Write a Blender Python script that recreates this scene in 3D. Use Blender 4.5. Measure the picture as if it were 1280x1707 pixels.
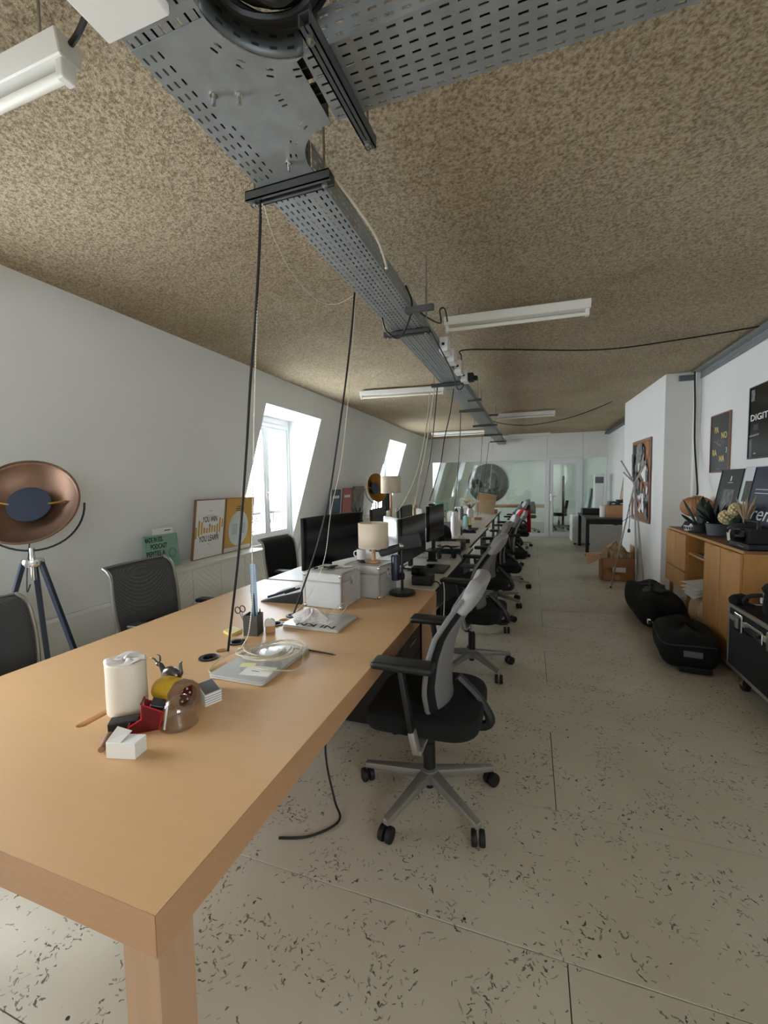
import bpy, bmesh, math, random
from mathutils import Vector, Matrix
random.seed(7)
for _o in list(bpy.data.objects): bpy.data.objects.remove(_o)
SC = bpy.context.scene
COL = SC.collection
PI = math.pi
# ------------------------------------------------------------------ camera
FPX, YAW, PITCH, ROLL, CAMZ = 706.0, .335957, .0674621, -.0147779, 1.47
_f = Vector((-math.sin(YAW)*math.cos(PITCH), math.cos(YAW)*math.cos(PITCH), -math.sin(PITCH)))
_r = Vector((math.cos(YAW), math.sin(YAW), 0)); _u = _r.cross(_f)
RIGHT = _r*math.cos(ROLL) + _u*math.sin(ROLL); UP = -_r*math.sin(ROLL) + _u*math.cos(ROLL); FWD = _f
cam = bpy.data.cameras.new('camera'); camo = bpy.data.objects.new('camera', cam); COL.objects.link(camo)
cam.sensor_fit = 'HORIZONTAL'; cam.sensor_width = 36.0; cam.lens = 36.0*FPX/1280.0
cam.clip_start = .02; cam.clip_end = 200
m = Matrix.Identity(4)
for i in range(3): m[i][0], m[i][1], m[i][2] = RIGHT[i], UP[i], -FWD[i]
m[2][3] = CAMZ; camo.matrix_world = m
SC.camera = camo
CAM = Vector((0, 0, CAMZ))
def ray(px, py): return RIGHT*((px-640)/FPX) - UP*((py-853.5)/FPX) + FWD
def atz(px, py, z): d = ray(px, py); return CAM + d*((z-CAMZ)/d.z)
def aty(px, py, y): d = ray(px, py); return CAM + d*(y/d.y)
def atx(px, py, x): d = ray(px, py); return CAM + d*(x/d.x)
# ------------------------------------------------------------------ daylight, exposure
W = bpy.data.worlds.new('daylight'); SC.world = W; W.use_nodes = True
W.node_tree.nodes['Background'].inputs[0].default_value = (.90, .96, 1.06, 1)
W.node_tree.nodes['Background'].inputs[1].default_value = 9.0
vs = SC.view_settings; vs.view_transform = 'Standard'; vs.look = 'None'; vs.gamma = 1; vs.use_curve_mapping = False
vs.exposure = 1.52
SC.cycles.diffuse_bounces = 5; SC.cycles.glossy_bounces = 4; SC.cycles.transparent_max_bounces = 12
SC.cycles.sample_clamp_indirect = 8
WK, WX, ZC, WINX = .305, -2.765, 2.70, -3.385          # left wall: x = WX - WK*(ZC-z)
XR, YF, YB, YE = 1.82, 11.93, -3.6, 16.2                # right wall, partition, wall behind camera, end of next room
DORM = [(-.28, 1.05), (4.18, 5.51), (8.64, 9.88), (13.05, 14.3)]
def wallx(z): return WX - WK*(ZC-z)
def atw(px, py, off=0):
    d = ray(px, py); n = Vector((1, 0, -WK)); p0 = Vector((WX+off, 0, ZC)); return CAM + d*((p0-CAM).dot(n)/d.dot(n))
for i, (a, b) in enumerate(DORM):                       # sampling portals in the window openings (no light of their own)
    L = bpy.data.lights.new('window_portal', 'AREA'); L.shape = 'RECTANGLE'; L.size = 1.72; L.size_y = b-a-.04
    L.cycles.is_portal = True
    lo = bpy.data.objects.new('window_portal', L); COL.objects.link(lo)
    lo.location = (WINX-.06, (a+b)/2, 1.52); lo.rotation_euler = (0, -PI/2, 0)
FILL_WIN = [(-3.3, -2.15), (-1.9, -1.15)]; BZ0, BZ1 = 1.25, 2.35          # unseen windows added behind the camera to brighten the left wall
for a, b in FILL_WIN:
    L = bpy.data.lights.new('window_portal', 'AREA'); L.shape = 'RECTANGLE'; L.size = BZ1-BZ0; L.size_y = b-a; L.cycles.is_portal = True
    lo = bpy.data.objects.new('window_portal', L); COL.objects.link(lo); lo.location = (1.80+.13, (a+b)/2, (BZ0+BZ1)/2); lo.rotation_euler = (0, PI/2, 0)
# ------------------------------------------------------------------ materials
def lin(c):
    return tuple(((v/255)/12.92 if v/255 <= .04045 else ((v/255+.055)/1.055)**2.4) for v in c)
MATS = {}
def mat(name, rgb, rough=.55, metal=0.0, bump=0.0, bscale=60, var=0.0, vscale=6, spec=.5, alpha=None, trans=0, stretch=None, coat=0):
    if name in MATS: return MATS[name]
    M = bpy.data.materials.new(name); M.use_nodes = True; nt = M.node_tree; N = nt.nodes; B = N['Principled BSDF']
    c = lin(rgb); B.inputs['Base Color'].default_value = (*c, 1); B.inputs['Roughness'].default_value = rough
    B.inputs['Metallic'].default_value = metal; B.inputs['Specular IOR Level'].default_value = spec
    if coat: B.inputs['Coat Weight'].default_value = coat; B.inputs['Coat Roughness'].default_value = .15
    if trans: B.inputs['Transmission Weight'].default_value = trans
    if alpha is not None: B.inputs['Alpha'].default_value = alpha
    tc = N.new('ShaderNodeTexCoord'); src = tc.outputs['Object']
    if stretch:
        mp = N.new('ShaderNodeMapping'); mp.inputs['Scale'].default_value = stretch; nt.links.new(src, mp.inputs[0]); src = mp.outputs[0]
    if var:
        n = N.new('ShaderNodeTexNoise'); n.inputs['Scale'].default_value = vscale; n.inputs['Detail'].default_value = 5
        nt.links.new(src, n.inputs['Vector'])
        r = N.new('ShaderNodeValToRGB'); r.color_ramp.elements[0].position = .3; r.color_ramp.elements[1].position = .7
        r.color_ramp.elements[0].color = (*[v*(1-var) for v in c], 1); r.color_ramp.elements[1].color = (*[min(1, v*(1+var*.6)) for v in c], 1)
        nt.links.new(n.outputs['Fac'], r.inputs[0]); nt.links.new(r.outputs[0], B.inputs['Base Color'])
    if bump:
        n2 = N.new('ShaderNodeTexNoise'); n2.inputs['Scale'].default_value = bscale; n2.inputs['Detail'].default_value = 4
        nt.links.new(src, n2.inputs['Vector'])
        b = N.new('ShaderNodeBump'); b.inputs['Strength'].default_value = bump; b.inputs['Distance'].default_value = .01
        nt.links.new(n2.outputs['Fac'], b.inputs['Height']); nt.links.new(b.outputs[0], B.inputs['Normal'])
    MATS[name] = M; return M
def emat(name, rgb, s):
    M = bpy.data.materials.new(name); M.use_nodes = True; B = M.node_tree.nodes['Principled BSDF']
    B.inputs['Base Color'].default_value = (*lin(rgb), 1); B.inputs['Emission Color'].default_value = (*lin(rgb), 1); B.inputs['Emission Strength'].default_value = s
    MATS[name] = M; return M
def glassmat(name, tint=(250, 252, 252), refl=.12, rough=0.0):
    M = bpy.data.materials.new(name); M.use_nodes = True; nt = M.node_tree; N = nt.nodes; N.remove(N['Principled BSDF'])
    t = N.new('ShaderNodeBsdfTransparent'); t.inputs[0].default_value = (*lin(tint), 1)
    g = N.new('ShaderNodeBsdfGlossy'); g.inputs['Roughness'].default_value = rough
    fr = N.new('ShaderNodeLayerWeight'); pw = N.new('ShaderNodeMath'); pw.operation = 'POWER'; pw.inputs[1].default_value = 5; nt.links.new(fr.outputs['Facing'], pw.inputs[0])
    ad = N.new('ShaderNodeMath'); ad.operation = 'MULTIPLY_ADD'; ad.inputs[1].default_value = .7; ad.inputs[2].default_value = .03+refl; ad.use_clamp = True
    mx = N.new('ShaderNodeMixShader'); nt.links.new(pw.outputs[0], ad.inputs[0]); nt.links.new(ad.outputs[0], mx.inputs[0])
    nt.links.new(t.outputs[0], mx.inputs[1]); nt.links.new(g.outputs[0], mx.inputs[2]); nt.links.new(mx.outputs[0], N['Material Output'].inputs[0])
    MATS[name] = M; return M
def meshmat(name, rgb, scale=260, hole=.34):
    """woven net: solid threads with see-through holes"""
    M = mat(name, rgb, .8); nt = M.node_tree; N = nt.nodes; B = N['Principled BSDF']
    tc = N.new('ShaderNodeTexCoord'); v = N.new('ShaderNodeTexVoronoi'); v.inputs['Scale'].default_value = scale; v.inputs['Randomness'].default_value = .15
    nt.links.new(tc.outputs['Object'], v.inputs['Vector'])
    c = N.new('ShaderNodeMath'); c.operation = 'GREATER_THAN'; c.inputs[1].default_value = hole
    nt.links.new(v.outputs['Distance'], c.inputs[0]); nt.links.new(c.outputs[0], B.inputs['Alpha']); return M

mat('wall_paint', (228, 226, 220), .75, bump=.12, bscale=180, var=.03, vscale=1.5)
mat('wall_cool', (226, 227, 224), .75, bump=.1, bscale=180, var=.03, vscale=1.5)
mat('white_gloss', (226, 228, 228), .35)
mat('white_plastic', (225, 222, 214), .4)
mat('cream_lamp', (214, 203, 182), .6)
mat('black_plastic', (17, 17, 18), .45)
mat('black_matte', (13, 13, 14), .75, bump=.2, bscale=220)
mat('black_fabric', (12, 12, 13), .95, bump=.35, bscale=400)
mat('black_gloss', (8, 9, 11), .12)
mat('screen', (6, 7, 12), .3, spec=.25)
mat('rubber', (15, 15, 15), .6)
mat('cable_black', (14, 13, 12), .5)
mat('cable_white', (208, 200, 186), .5)
mat('cable_cream', (196, 184, 160), .55)
mat('alu', (170, 168, 162), .32, 1.0)
mat('alu_cast', (158, 154, 148), .42, .6, var=.06, vscale=20)
mat('chrome', (215, 215, 215), .12, 1.0)
mat('alu_sheet', (196, 196, 192), .42, .35, bump=.15, bscale=300, var=.05, vscale=12)
mat('case_trim', (205, 203, 198), .28, .9)
mat('galva', (150, 154, 153), .45, .5, var=.14, vscale=14, bump=.05, bscale=40)
mat('galva_dark', (96, 99, 98), .45, .6, var=.12, vscale=12)
mat('strut_steel', (90, 91, 90), .45, .6, var=.1)
mat('laptop', (202, 202, 198), .35, .35)
mat('grey_leather', (150, 148, 145), .42, bump=.15, bscale=200)
mat('grey_mesh', (118, 115, 113), .85, bump=.3, bscale=500)
mat('grey_fabric', (58, 58, 60), .9, bump=.3, bscale=400)
mat('ply', (212, 170, 122), .42, var=.02, vscale=3, stretch=(1, 14, 1), bump=.03, bscale=30)
mat('ply_edge_shaded', (178, 136, 98), .55, var=.07, vscale=10, stretch=(3, 3, 30))  # same ply as the top, darkened: edge shade put into the colour
mat('ply_leg', (178, 142, 110), .55, var=.06, vscale=3, stretch=(14, 14, 1))
mat('oak', (190, 138, 78), .5, var=.12, vscale=3, stretch=(6, 6, 1), bump=.04, bscale=20)
mat('oak_dark', (128, 92, 62), .5, var=.14, vscale=3, stretch=(9, 1, 1))
mat('frame_wood', (142, 108, 82), .5, var=.1, vscale=8)
mat('lamp_wood', (196, 146, 104), .5, var=.1, vscale=8)
mat('table_white', (198, 194, 184), .35, var=.03, vscale=4)
mat('shade_linen', (222, 206, 180), .85, bump=.25, bscale=350)
mat('copper', (116, 88, 70), .45, .7, var=.22, vscale=9)
mat('brass', (170, 130, 60), .3, .9, var=.15, vscale=9)
mat('bulb_blue', (30, 42, 60), .3)
mat('cardboard', (168, 120, 84), .8, var=.06, vscale=6)
mat('cardboard_in', (190, 150, 112), .85)
mat('kraft', (196, 170, 136), .85, bump=.4, bscale=25, var=.08)
mat('paper', (232, 230, 224), .8)
mat('cork', (150, 104, 74), .85, var=.18, vscale=30, bump=.3, bscale=120)
mat('leaf', (34, 54, 34), .45, var=.25, vscale=12)
mat('leaf_dark', (14, 24, 18), .5, var=.2, vscale=12)
mat('leaf_grey', (70, 88, 70), .55, var=.2, vscale=12)
mat('petal', (226, 210, 166), .7, var=.1, vscale=30)
mat('pampas', (176, 150, 122), .9, var=.15)
mat('pot_dark', (48, 50, 52), .7, bump=.2)
mat('pot_grey', (98, 104, 108), .75, bump=.2, var=.1)
mat('pot_white', (222, 212, 194), .6)
mat('rattan', (196, 148, 104), .7, var=.2, vscale=25)
mat('yellow', (212, 172, 42), .4)
mat('red_clear', (126, 22, 30), .25, trans=.35)
mat('red_cloth', (190, 24, 36), .8)
mat('olive_grey', (78, 74, 66), .6)
mat('green_book', (132, 172, 148), .6, var=.04)
mat('ochre', (198, 154, 70), .55, var=.04)
mat('ink', (20, 20, 22), .6)
mat('ink_white', (228, 228, 224), .6)
mat('ink_yellow', (214, 190, 96), .6)
mat('poster_dark', (44, 44, 46), .35)
mat('poster_black', (20, 21, 22), .15)
mat('poster_navy', (34, 42, 60), .35)
mat('poster_pale', (206, 214, 212), .5)
mat('poster_blue', (74, 96, 128), .5, var=.25, vscale=9)
mat('poster_pink', (188, 106, 110), .5, var=.12, vscale=9)
mat('poster_sketch', (150, 142, 138), .6, var=.45, vscale=16)
mat('photo_grey', (120, 120, 118), .5, var=.65, vscale=22)
mat('photo_dark', (58, 56, 54), .4, var=.7, vscale=14)
mat('sticky', (232, 206, 120), .8)
mat('skin_note', (236, 226, 170), .8)
mat('pewter', (120, 118, 114), .28, 1.0, var=.3, vscale=40)
mat('mug_white', (226, 218, 214), .4)
mat('clear_ruler', (150, 180, 206), .2, alpha=.75)
mat('glass_green', (150, 196, 178), .5)
mat('beige_cloth', (190, 166, 132), .85, var=.1)
mat('iron', (20, 16, 16), .6)
mat('wire_yellow', (170, 160, 60), .5)
mat('tube_lamp', (232, 228, 216), .4)
glassmat('pane', refl=.0); glassmat('partition_glass', (236, 246, 242), refl=.05); glassmat('clear_dome', (254, 254, 254), refl=.05)
meshmat('chair_net', (72, 72, 73), 330, .30)
# --- floor: white-painted strand board, dark chips where the paint misses
def floor_material():
    M = bpy.data.materials.new('painted_strand_board'); M.use_nodes = True; nt = M.node_tree; N = nt.nodes; B = N['Principled BSDF']; K = nt.links.new
    tc = N.new('ShaderNodeTexCoord'); geo = N.new('ShaderNodeNewGeometry')
    def math_(op, a, b=None, clamp=False):
        n = N.new('ShaderNodeMath'); n.operation = op; n.use_clamp = clamp
        for k, v in ((0, a), (1, b)):
            if v is None: continue
            if isinstance(v, (int, float)): n.inputs[k].default_value = v
            else: K(v, n.inputs[k])
        return n.outputs[0]
    P0 = geo.outputs['Position']
    wn = N.new('ShaderNodeTexNoise'); wn.inputs['Scale'].default_value = 45; wn.inputs['Detail'].default_value = 4; K(P0, wn.inputs['Vector'])
    wsub = N.new('ShaderNodeVectorMath'); wsub.operation = 'MULTIPLY_ADD'; K(wn.outputs['Color'], wsub.inputs[0]); wsub.inputs[1].default_value = (.034, .034, 0); K(P0, wsub.inputs[2]); P = wsub.outputs[0]
    wob = N.new('ShaderNodeTexNoise'); wob.inputs['Scale'].default_value = 170; wob.inputs['Detail'].default_value = 3; K(P, wob.inputs['Vector'])
    clu = N.new('ShaderNodeTexNoise'); clu.inputs['Scale'].default_value = 6; clu.inputs['Detail'].default_value = 3; K(P, clu.inputs['Vector'])
    mask = None
    for sc, ln, wd, prob, off in ((26, .46, .09, .85, 0), (58, .5, .15, .75, 11), (15, .28, .04, .5, 23)):
        mp = N.new('ShaderNodeMapping'); mp.inputs['Scale'].default_value = (sc, sc, 0); mp.inputs['Location'].default_value = (off, off*.7, 0); K(P, mp.inputs[0])
        v = N.new('ShaderNodeTexVoronoi'); v.voronoi_dimensions = '2D'; v.inputs['Scale'].default_value = 1; v.inputs['Randomness'].default_value = 1; K(mp.outputs[0], v.inputs['Vector'])
        sub = N.new('ShaderNodeVectorMath'); sub.operation = 'SUBTRACT'; K(mp.outputs[0], sub.inputs[0]); K(v.outputs['Position'], sub.inputs[1])
        sx = N.new('ShaderNodeSeparateColor'); K(v.outputs['Color'], sx.inputs[0])
        rot = N.new('ShaderNodeVectorRotate'); rot.rotation_type = 'Z_AXIS'; K(sub.outputs[0], rot.inputs['Vector'])
        K(math_('MULTIPLY', math_('SUBTRACT', sx.outputs[0], .5), 3.0), rot.inputs['Angle'])
        s2 = N.new('ShaderNodeSeparateXYZ'); K(rot.outputs[0], s2.inputs[0])
        u = math_('DIVIDE', s2.outputs[0], ln); w = math_('DIVIDE', s2.outputs[1], wd)
        d = math_('SQRT', math_('ADD', math_('MULTIPLY', u, u), math_('MULTIPLY', w, w)))
        d = math_('ADD', d, math_('MULTIPLY', math_('SUBTRACT', wob.outputs['Fac'], .5), 2.4))
        inside = math_('LESS_THAN', d, .8)
        th = math_('MULTIPLY', math_('SUBTRACT', clu.outputs['Fac'], .43), prob*3.2)
        on = math_('LESS_THAN', sx.outputs[1], th)
        mk = math_('MULTIPLY', inside, on)
        mk = math_('MULTIPLY', mk, math_('ADD', math_('MULTIPLY', sx.outputs[2], .6), .35))
        mask = mk if mask is None else math_('MAXIMUM', mask, mk)
    tone = N.new('ShaderNodeTexNoise'); tone.inputs['Scale'].default_value = 1.3; tone.inputs['Detail'].default_value = 4; K(P, tone.inputs['Vector'])
    r = N.new('ShaderNodeValToRGB'); r.color_ramp.elements[0].position = .3; r.color_ramp.elements[1].position = .7
    r.color_ramp.elements[0].color = (*lin((190, 180, 160)), 1); r.color_ramp.elements[1].color = (*lin((206, 199, 182)), 1); K(tone.outputs['Fac'], r.inputs[0])
    mx = N.new('ShaderNodeMix'); mx.data_type = 'RGBA'; K(mask, mx.inputs['Factor']); K(r.outputs[0], mx.inputs[6]); mx.inputs[7].default_value = (*lin((46, 36, 28)), 1)
    K(mx.outputs[2], B.inputs['Base Color']); B.inputs['Roughness'].default_value = .38
    fine = N.new('ShaderNodeTexNoise'); fine.inputs['Scale'].default_value = 24; fine.inputs['Detail'].default_value = 5; K(P, fine.inputs['Vector'])
    b = N.new('ShaderNodeBump'); b.inputs['Strength'].default_value = .25; b.inputs['Distance'].default_value = .004
    K(math_('SUBTRACT', fine.outputs['Fac'], mask), b.inputs['Height']); K(b.outputs[0], B.inputs['Normal'])
    MATS['floor'] = M
floor_material()
def ceiling_material():
    M = bpy.data.materials.new('sprayed_fibre_ceiling'); M.use_nodes = True; nt = M.node_tree; N = nt.nodes; B = N['Principled BSDF']; K = nt.links.new
    geo = N.new('ShaderNodeNewGeometry'); P = geo.outputs['Position']
    n1 = N.new('ShaderNodeTexNoise'); n1.inputs['Scale'].default_value = 85; n1.inputs['Detail'].default_value = 4; n1.inputs['Roughness'].default_value = .6; K(P, n1.inputs['Vector'])
    n2 = N.new('ShaderNodeTexNoise'); n2.inputs['Scale'].default_value = 1.1; n2.inputs['Detail'].default_value = 5; K(P, n2.inputs['Vector'])
    r = N.new('ShaderNodeValToRGB'); e = r.color_ramp.elements
    e[0].position = .33; e[0].color = (*lin((140, 120, 92)), 1); e[1].position = .60; e[1].color = (*lin((204, 188, 160)), 1); K(n1.outputs['Fac'], r.inputs[0])
    r2 = N.new('ShaderNodeValToRGB'); r2.color_ramp.elements[0].position = .3; r2.color_ramp.elements[1].position = .7
    r2.color_ramp.elements[0].color = (.80, .78, .74, 1); r2.color_ramp.elements[1].color = (1, 1, 1, 1); K(n2.outputs['Fac'], r2.inputs[0])
    mx = N.new('ShaderNodeMix'); mx.data_type = 'RGBA'; mx.blend_type = 'MULTIPLY'; mx.inputs['Factor'].default_value = 1; K(r.outputs[0], mx.inputs[6]); K(r2.outputs[0], mx.inputs[7])
    K(mx.outputs[2], B.inputs['Base Color']); B.inputs['Roughness'].default_value = .95; B.inputs['Specular IOR Level'].default_value = .2
    b = N.new('ShaderNodeBump'); b.inputs['Strength'].default_value = 1.0; b.inputs['Distance'].default_value = .014; K(n1.outputs['Fac'], b.inputs['Height']); K(b.outputs[0], B.inputs['Normal'])
    MATS['ceiling'] = M
ceiling_material()
# ------------------------------------------------------------------ mesh helpers
def link(o, parent=None):
    COL.objects.link(o)
    if parent is not None: o.parent = parent
    return o
class MB:
    def __init__(s): s.v = []; s.f = []
    def add(s, vs, fs):
        n = len(s.v); s.v += [tuple(v) for v in vs]; s.f += [tuple(i+n for i in f) for f in fs]; return s
    def bx(s, x0, x1, y0, y1, z0, z1, M=None):
        vs = [Vector((x, y, z)) for z in (z0, z1) for y in (y0, y1) for x in (x0, x1)]
        if M is not None: vs = [M @ v for v in vs]
        return s.add(vs, [(0, 2, 3, 1), (4, 5, 7, 6), (0, 1, 5, 4), (2, 6, 7, 3), (0, 4, 6, 2), (1, 3, 7, 5)])
    def bar(s, a, b, w, h, up=(0, 0, 1)):
        a = Vector(a); b = Vector(b); d = (b-a).normalized(); u = Vector(up)
        x = d.cross(u)
        if x.length < 1e-4: x = d.cross(Vector((1, 0, 0)))
        x.normalize(); y = x.cross(d)
        vs = [p + x*(i*w/2) + y*(j*h/2) for p in (a, b) for i, j in ((-1, -1), (1, -1), (1, 1), (-1, 1))]
        return s.add(vs, [(3, 2, 1, 0), (4, 5, 6, 7), (0, 1, 5, 4), (1, 2, 6, 5), (2, 3, 7, 6), (3, 0, 4, 7)])
    def tube(s, pts, r, n=8, closed=False, caps=True):
        pts = [Vector(p) for p in pts]; k = len(pts); rs = r if isinstance(r, (list, tuple)) else [r]*k
        vs = []; prev = None
        for i, p in enumerate(pts):
            if closed: d = pts[(i+1) % k]-pts[i-1]
            else: d = pts[min(i+1, k-1)]-pts[max(i-1, 0)]
            if d.length < 1e-9: d = Vector((0, 0, 1))
            d.normalize()
            if prev is None:
                x = d.cross(Vector((0, 0, 1)))
                if x.length < .05: x = d.cross(Vector((1, 0, 0)))
            else: x = prev - d*prev.dot(d)
            x.normalize(); prev = x; y = d.cross(x)
            vs += [p + (x*math.cos(2*PI*j/n) + y*math.sin(2*PI*j/n))*rs[i] for j in range(n)]
        fs = []
        for i in range(k if closed else k-1):
            a = i*n; b = ((i+1) % k)*n
            fs += [(a+j, a+(j+1) % n, b+(j+1) % n, b+j) for j in range(n)]
        if caps and not closed:
            fs.append(tuple(range(n-1, -1, -1))); fs.append(tuple(range((k-1)*n, k*n)))
        return s.add(vs, fs)
    def lathe(s, prof, n=24, M=None, sx=1, sy=1, caps=True):
        vs = []; k = len(prof)
        for r, z in prof: vs += [Vector((r*sx*math.cos(2*PI*j/n), r*sy*math.sin(2*PI*j/n), z)) for j in range(n)]
        if M is not None: vs = [M @ v for v in vs]
        fs = [(i*n+j, i*n+(j+1) % n, (i+1)*n+(j+1) % n, (i+1)*n+j) for i in range(k-1) for j in range(n)]
        if caps and prof[0][0] > 1e-5: fs.append(tuple(range(n-1, -1, -1)))
        if caps and prof[-1][0] > 1e-5: fs.append(tuple(range((k-1)*n, k*n)))
        return s.add(vs, fs)
    def cyl(s, c, r, z0, z1, n=20): return s.lathe([(r, z0), (r, z1)], n, Matrix.Translation(c))
    def prism(s, poly, z0, z1, M=None):
        k = len(poly); vs = [Vector((p[0], p[1], z0)) for p in poly] + [Vector((p[0], p[1], z1)) for p in poly]
        if M is not None: vs = [M @ v for v in vs]
        return s.add(vs, [tuple(range(k-1, -1, -1)), tuple(range(k, 2*k))] + [(i, (i+1) % k, k+(i+1) % k, k+i) for i in range(k)])
    def grid(s, fn, nu, nv, closed_u=False):
        vs = [fn(i/nu, j/nv) for j in range(nv+1) for i in range(nu+1)]
        w = nu+1
        return s.add(vs, [(j*w+i, j*w+i+1, (j+1)*w+i+1, (j+1)*w+i) for j in range(nv) for i in range(nu)])
    def sphere(s, c, r, n=14, k=8, sc=(1, 1, 1), M=None):
        c = Vector(c); T = Matrix.Translation(c) @ (M if M is not None else Matrix.Identity(4)) @ Matrix.Diagonal((sc[0]*r, sc[1]*r, sc[2]*r, 1))
        return s.lathe([(max(1e-6, math.sin(PI*i/k)), -math.cos(PI*i/k)) for i in range(k+1)], n, T)
    def build(s, name, material, parent=None, smooth=False, bevel=0, seg=2, thick=0, subsurf=0, stuff=False):
        me = bpy.data.meshes.new(name); bm = bmesh.new()
        vv = [bm.verts.new(v) for v in s.v]
        for f in s.f:
            try: bm.faces.new([vv[i] for i in f])
            except ValueError: pass
        bmesh.ops.remove_doubles(bm, verts=bm.verts, dist=1e-6)
        if not thick: bmesh.ops.recalc_face_normals(bm, faces=bm.faces)
        if bevel:
            es = [e for e in bm.edges if len(e.link_faces) == 2 and e.calc_face_angle(0) > .6]
            bmesh.ops.bevel(bm, geom=es, offset=bevel, segments=seg, profile=.5, affect='EDGES', clamp_overlap=True)
        if smooth:
            for f in bm.faces: f.smooth = True
            for e in bm.edges:
                if len(e.link_faces) == 2 and e.calc_face_angle(0) > .7: e.smooth = False
        bm.to_mesh(me); bm.free()
        me.materials.append(MATS[material])
        o = bpy.data.objects.new(name, me); link(o, parent)
        if thick:
            md = o.modifiers.new('thickness', 'SOLIDIFY'); md.thickness = thick; md.offset = 0
        if subsurf:
            md = o.modifiers.new('smooth', 'SUBSURF'); md.levels = subsurf; md.render_levels = subsurf
        if stuff: o['kind'] = 'stuff'
        return o
def T(x, y, z): return Matrix.Translation((x, y, z))
def Rz(a): return Matrix.Rotation(a, 4, 'Z')
def Rx(a): return Matrix.Rotation(a, 4, 'X')
def Ry(a): return Matrix.Rotation(a, 4, 'Y')
def tag(o, label, cat, group=None):
    o['label'] = label; o['category'] = cat
    if group: o['group'] = group
    return o
def thing(name, label, cat, loc=(0, 0, 0), rz=0, group=None, M=None):
    o = bpy.data.objects.new(name, None); o.empty_display_size = .05; COL.objects.link(o)
    if M is not None: o.matrix_world = M
    else: o.location = loc; o.rotation_euler = (0, 0, rz)
    return tag(o, label, cat, group)
def struct(name, mb, material, parent=None, **k):
    o = mb.build(name, material, parent, **k)
    if parent is None: o['kind'] = 'structure'
    return o
def rename_label(o, label): o['label'] = label; return o
def copy_tree(o, parent=None):
    c = o.copy(); COL.objects.link(c); c.parent = parent
    for ch in o.children: copy_tree(ch, c)
    return c
def place(o, loc, rz, label=None, group=None):
    o.location = loc; o.rotation_euler = (0, 0, rz)
    if label: o['label'] = label
    if group: o['group'] = group
    return o
def curve_mesh(cu):
    o = bpy.data.objects.new('tmp', cu); COL.objects.link(o)
    me = bpy.data.meshes.new_from_object(o.evaluated_get(bpy.context.evaluated_depsgraph_get()))
    bpy.data.objects.remove(o); bpy.data.curves.remove(cu); return me
def text_obj(name, body, size, M, material, parent, width=None, ext=.0004, shear=0, spacing=1, bold=0):
    """flat lettering lying in the XY plane of M (x to the right, y up)"""
    cu = bpy.data.curves.new('t', 'FONT'); cu.body = body; cu.size = size; cu.extrude = ext; cu.align_x = 'CENTER'; cu.align_y = 'CENTER'; cu.shear = shear; cu.space_character = spacing; cu.offset = bold
    cu.resolution_u = 3
    bpy.context.view_layer.update(); me = curve_mesh(cu); me.name = name
    if width:
        xs = [v.co.x for v in me.vertices]; w = max(xs)-min(xs)
        for v in me.vertices: v.co.x *= width/w
    me.transform(M); me.materials.clear(); me.materials.append(MATS[material])
    o = bpy.data.objects.new(name, me); return link(o, parent)
def plate_with_holes(name, outer, holes, z, th, material, parent, M=None):
    cu = bpy.data.curves.new('p', 'CURVE'); cu.dimensions = '2D'; cu.fill_mode = 'BOTH'; cu.extrude = th/2
    for poly in [outer]+holes:
        sp = cu.splines.new('POLY'); sp.points.add(len(poly)-1)
        for i, p in enumerate(poly): sp.points[i].co = (p[0], p[1], 0, 1)
        sp.use_cyclic_u = True
    bpy.context.view_layer.update(); me = curve_mesh(cu); me.name = name; me.transform((M if M is not None else Matrix.Identity(4)) @ T(0, 0, z))
    me.materials.clear(); me.materials.append(MATS[material]); o = bpy.data.objects.new(name, me); return link(o, parent)
def slot(cx, cy, L, w, a=0, n=3):
    """rounded slot polygon"""
    pts = []
    for sgn, base in ((1, 0), (-1, PI)):
        for i in range(n+1):
            t = base - PI/2 + PI*i/n
            pts.append((sgn*(L-w)/2 + math.cos(t)*w/2, math.sin(t)*w/2))
    c, s_ = math.cos(a), math.sin(a)
    return [(cx+x*c-y*s_, cy+x*s_+y*c) for x, y in pts]
def circ(cx, cy, r, n=24): return [(cx+r*math.cos(2*PI*i/n), cy+r*math.sin(2*PI*i/n)) for i in range(n)]
def smoothpath(pts, k=6):
    pts = [Vector(p) for p in pts]; out = []
    for i in range(len(pts)-1):
        p0 = pts[max(i-1, 0)]; p1 = pts[i]; p2 = pts[i+1]; p3 = pts[min(i+2, len(pts)-1)]
        for j in range(k):
            t = j/k
            out.append(.5*((2*p1)+(p2-p0)*t+(2*p0-5*p1+4*p2-p3)*t*t+(3*p1-p0-3*p2+p3)*t**3))
    out.append(pts[-1]); return out
# ================================================================== THE SETTING
XR = 1.80
# floor with its boards
fl = struct('floor', MB().bx(-3.75, XR+.1, YB-.1, YE+.1, -.12, -.010), 'ink')
bcache = {}
k0 = math.floor((YB-1.31)/.633)
for k in range(k0, int((YE-1.31)/.633)+1):
    y0 = 1.31+.633*k; y1 = y0+.633
    off = .115 if k % 2 else .115-1.22
    xs = [off+2.44*i for i in range(-3, 4)]
    for i in range(len(xs)-1):
        a = max(xs[i], -3.66); b = min(xs[i+1], XR+.05)
        if b-a < .05: continue
        key = (round(b-a, 3),)
        g = .0016
        if key not in bcache:
            o = MB().bx(-(b-a)/2+g, (b-a)/2-g, -.633/2+g, .633/2-g, -.011, 0).build('board', 'floor', fl, bevel=.0012, seg=1); bcache[key] = o.data
        else:
            o = bpy.data.objects.new('board', bcache[key]); link(o, fl)
        o.location = ((a+b)/2, (y0+y1)/2, random.uniform(-.0004, .0004))
random.seed(11)
scr = None
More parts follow.
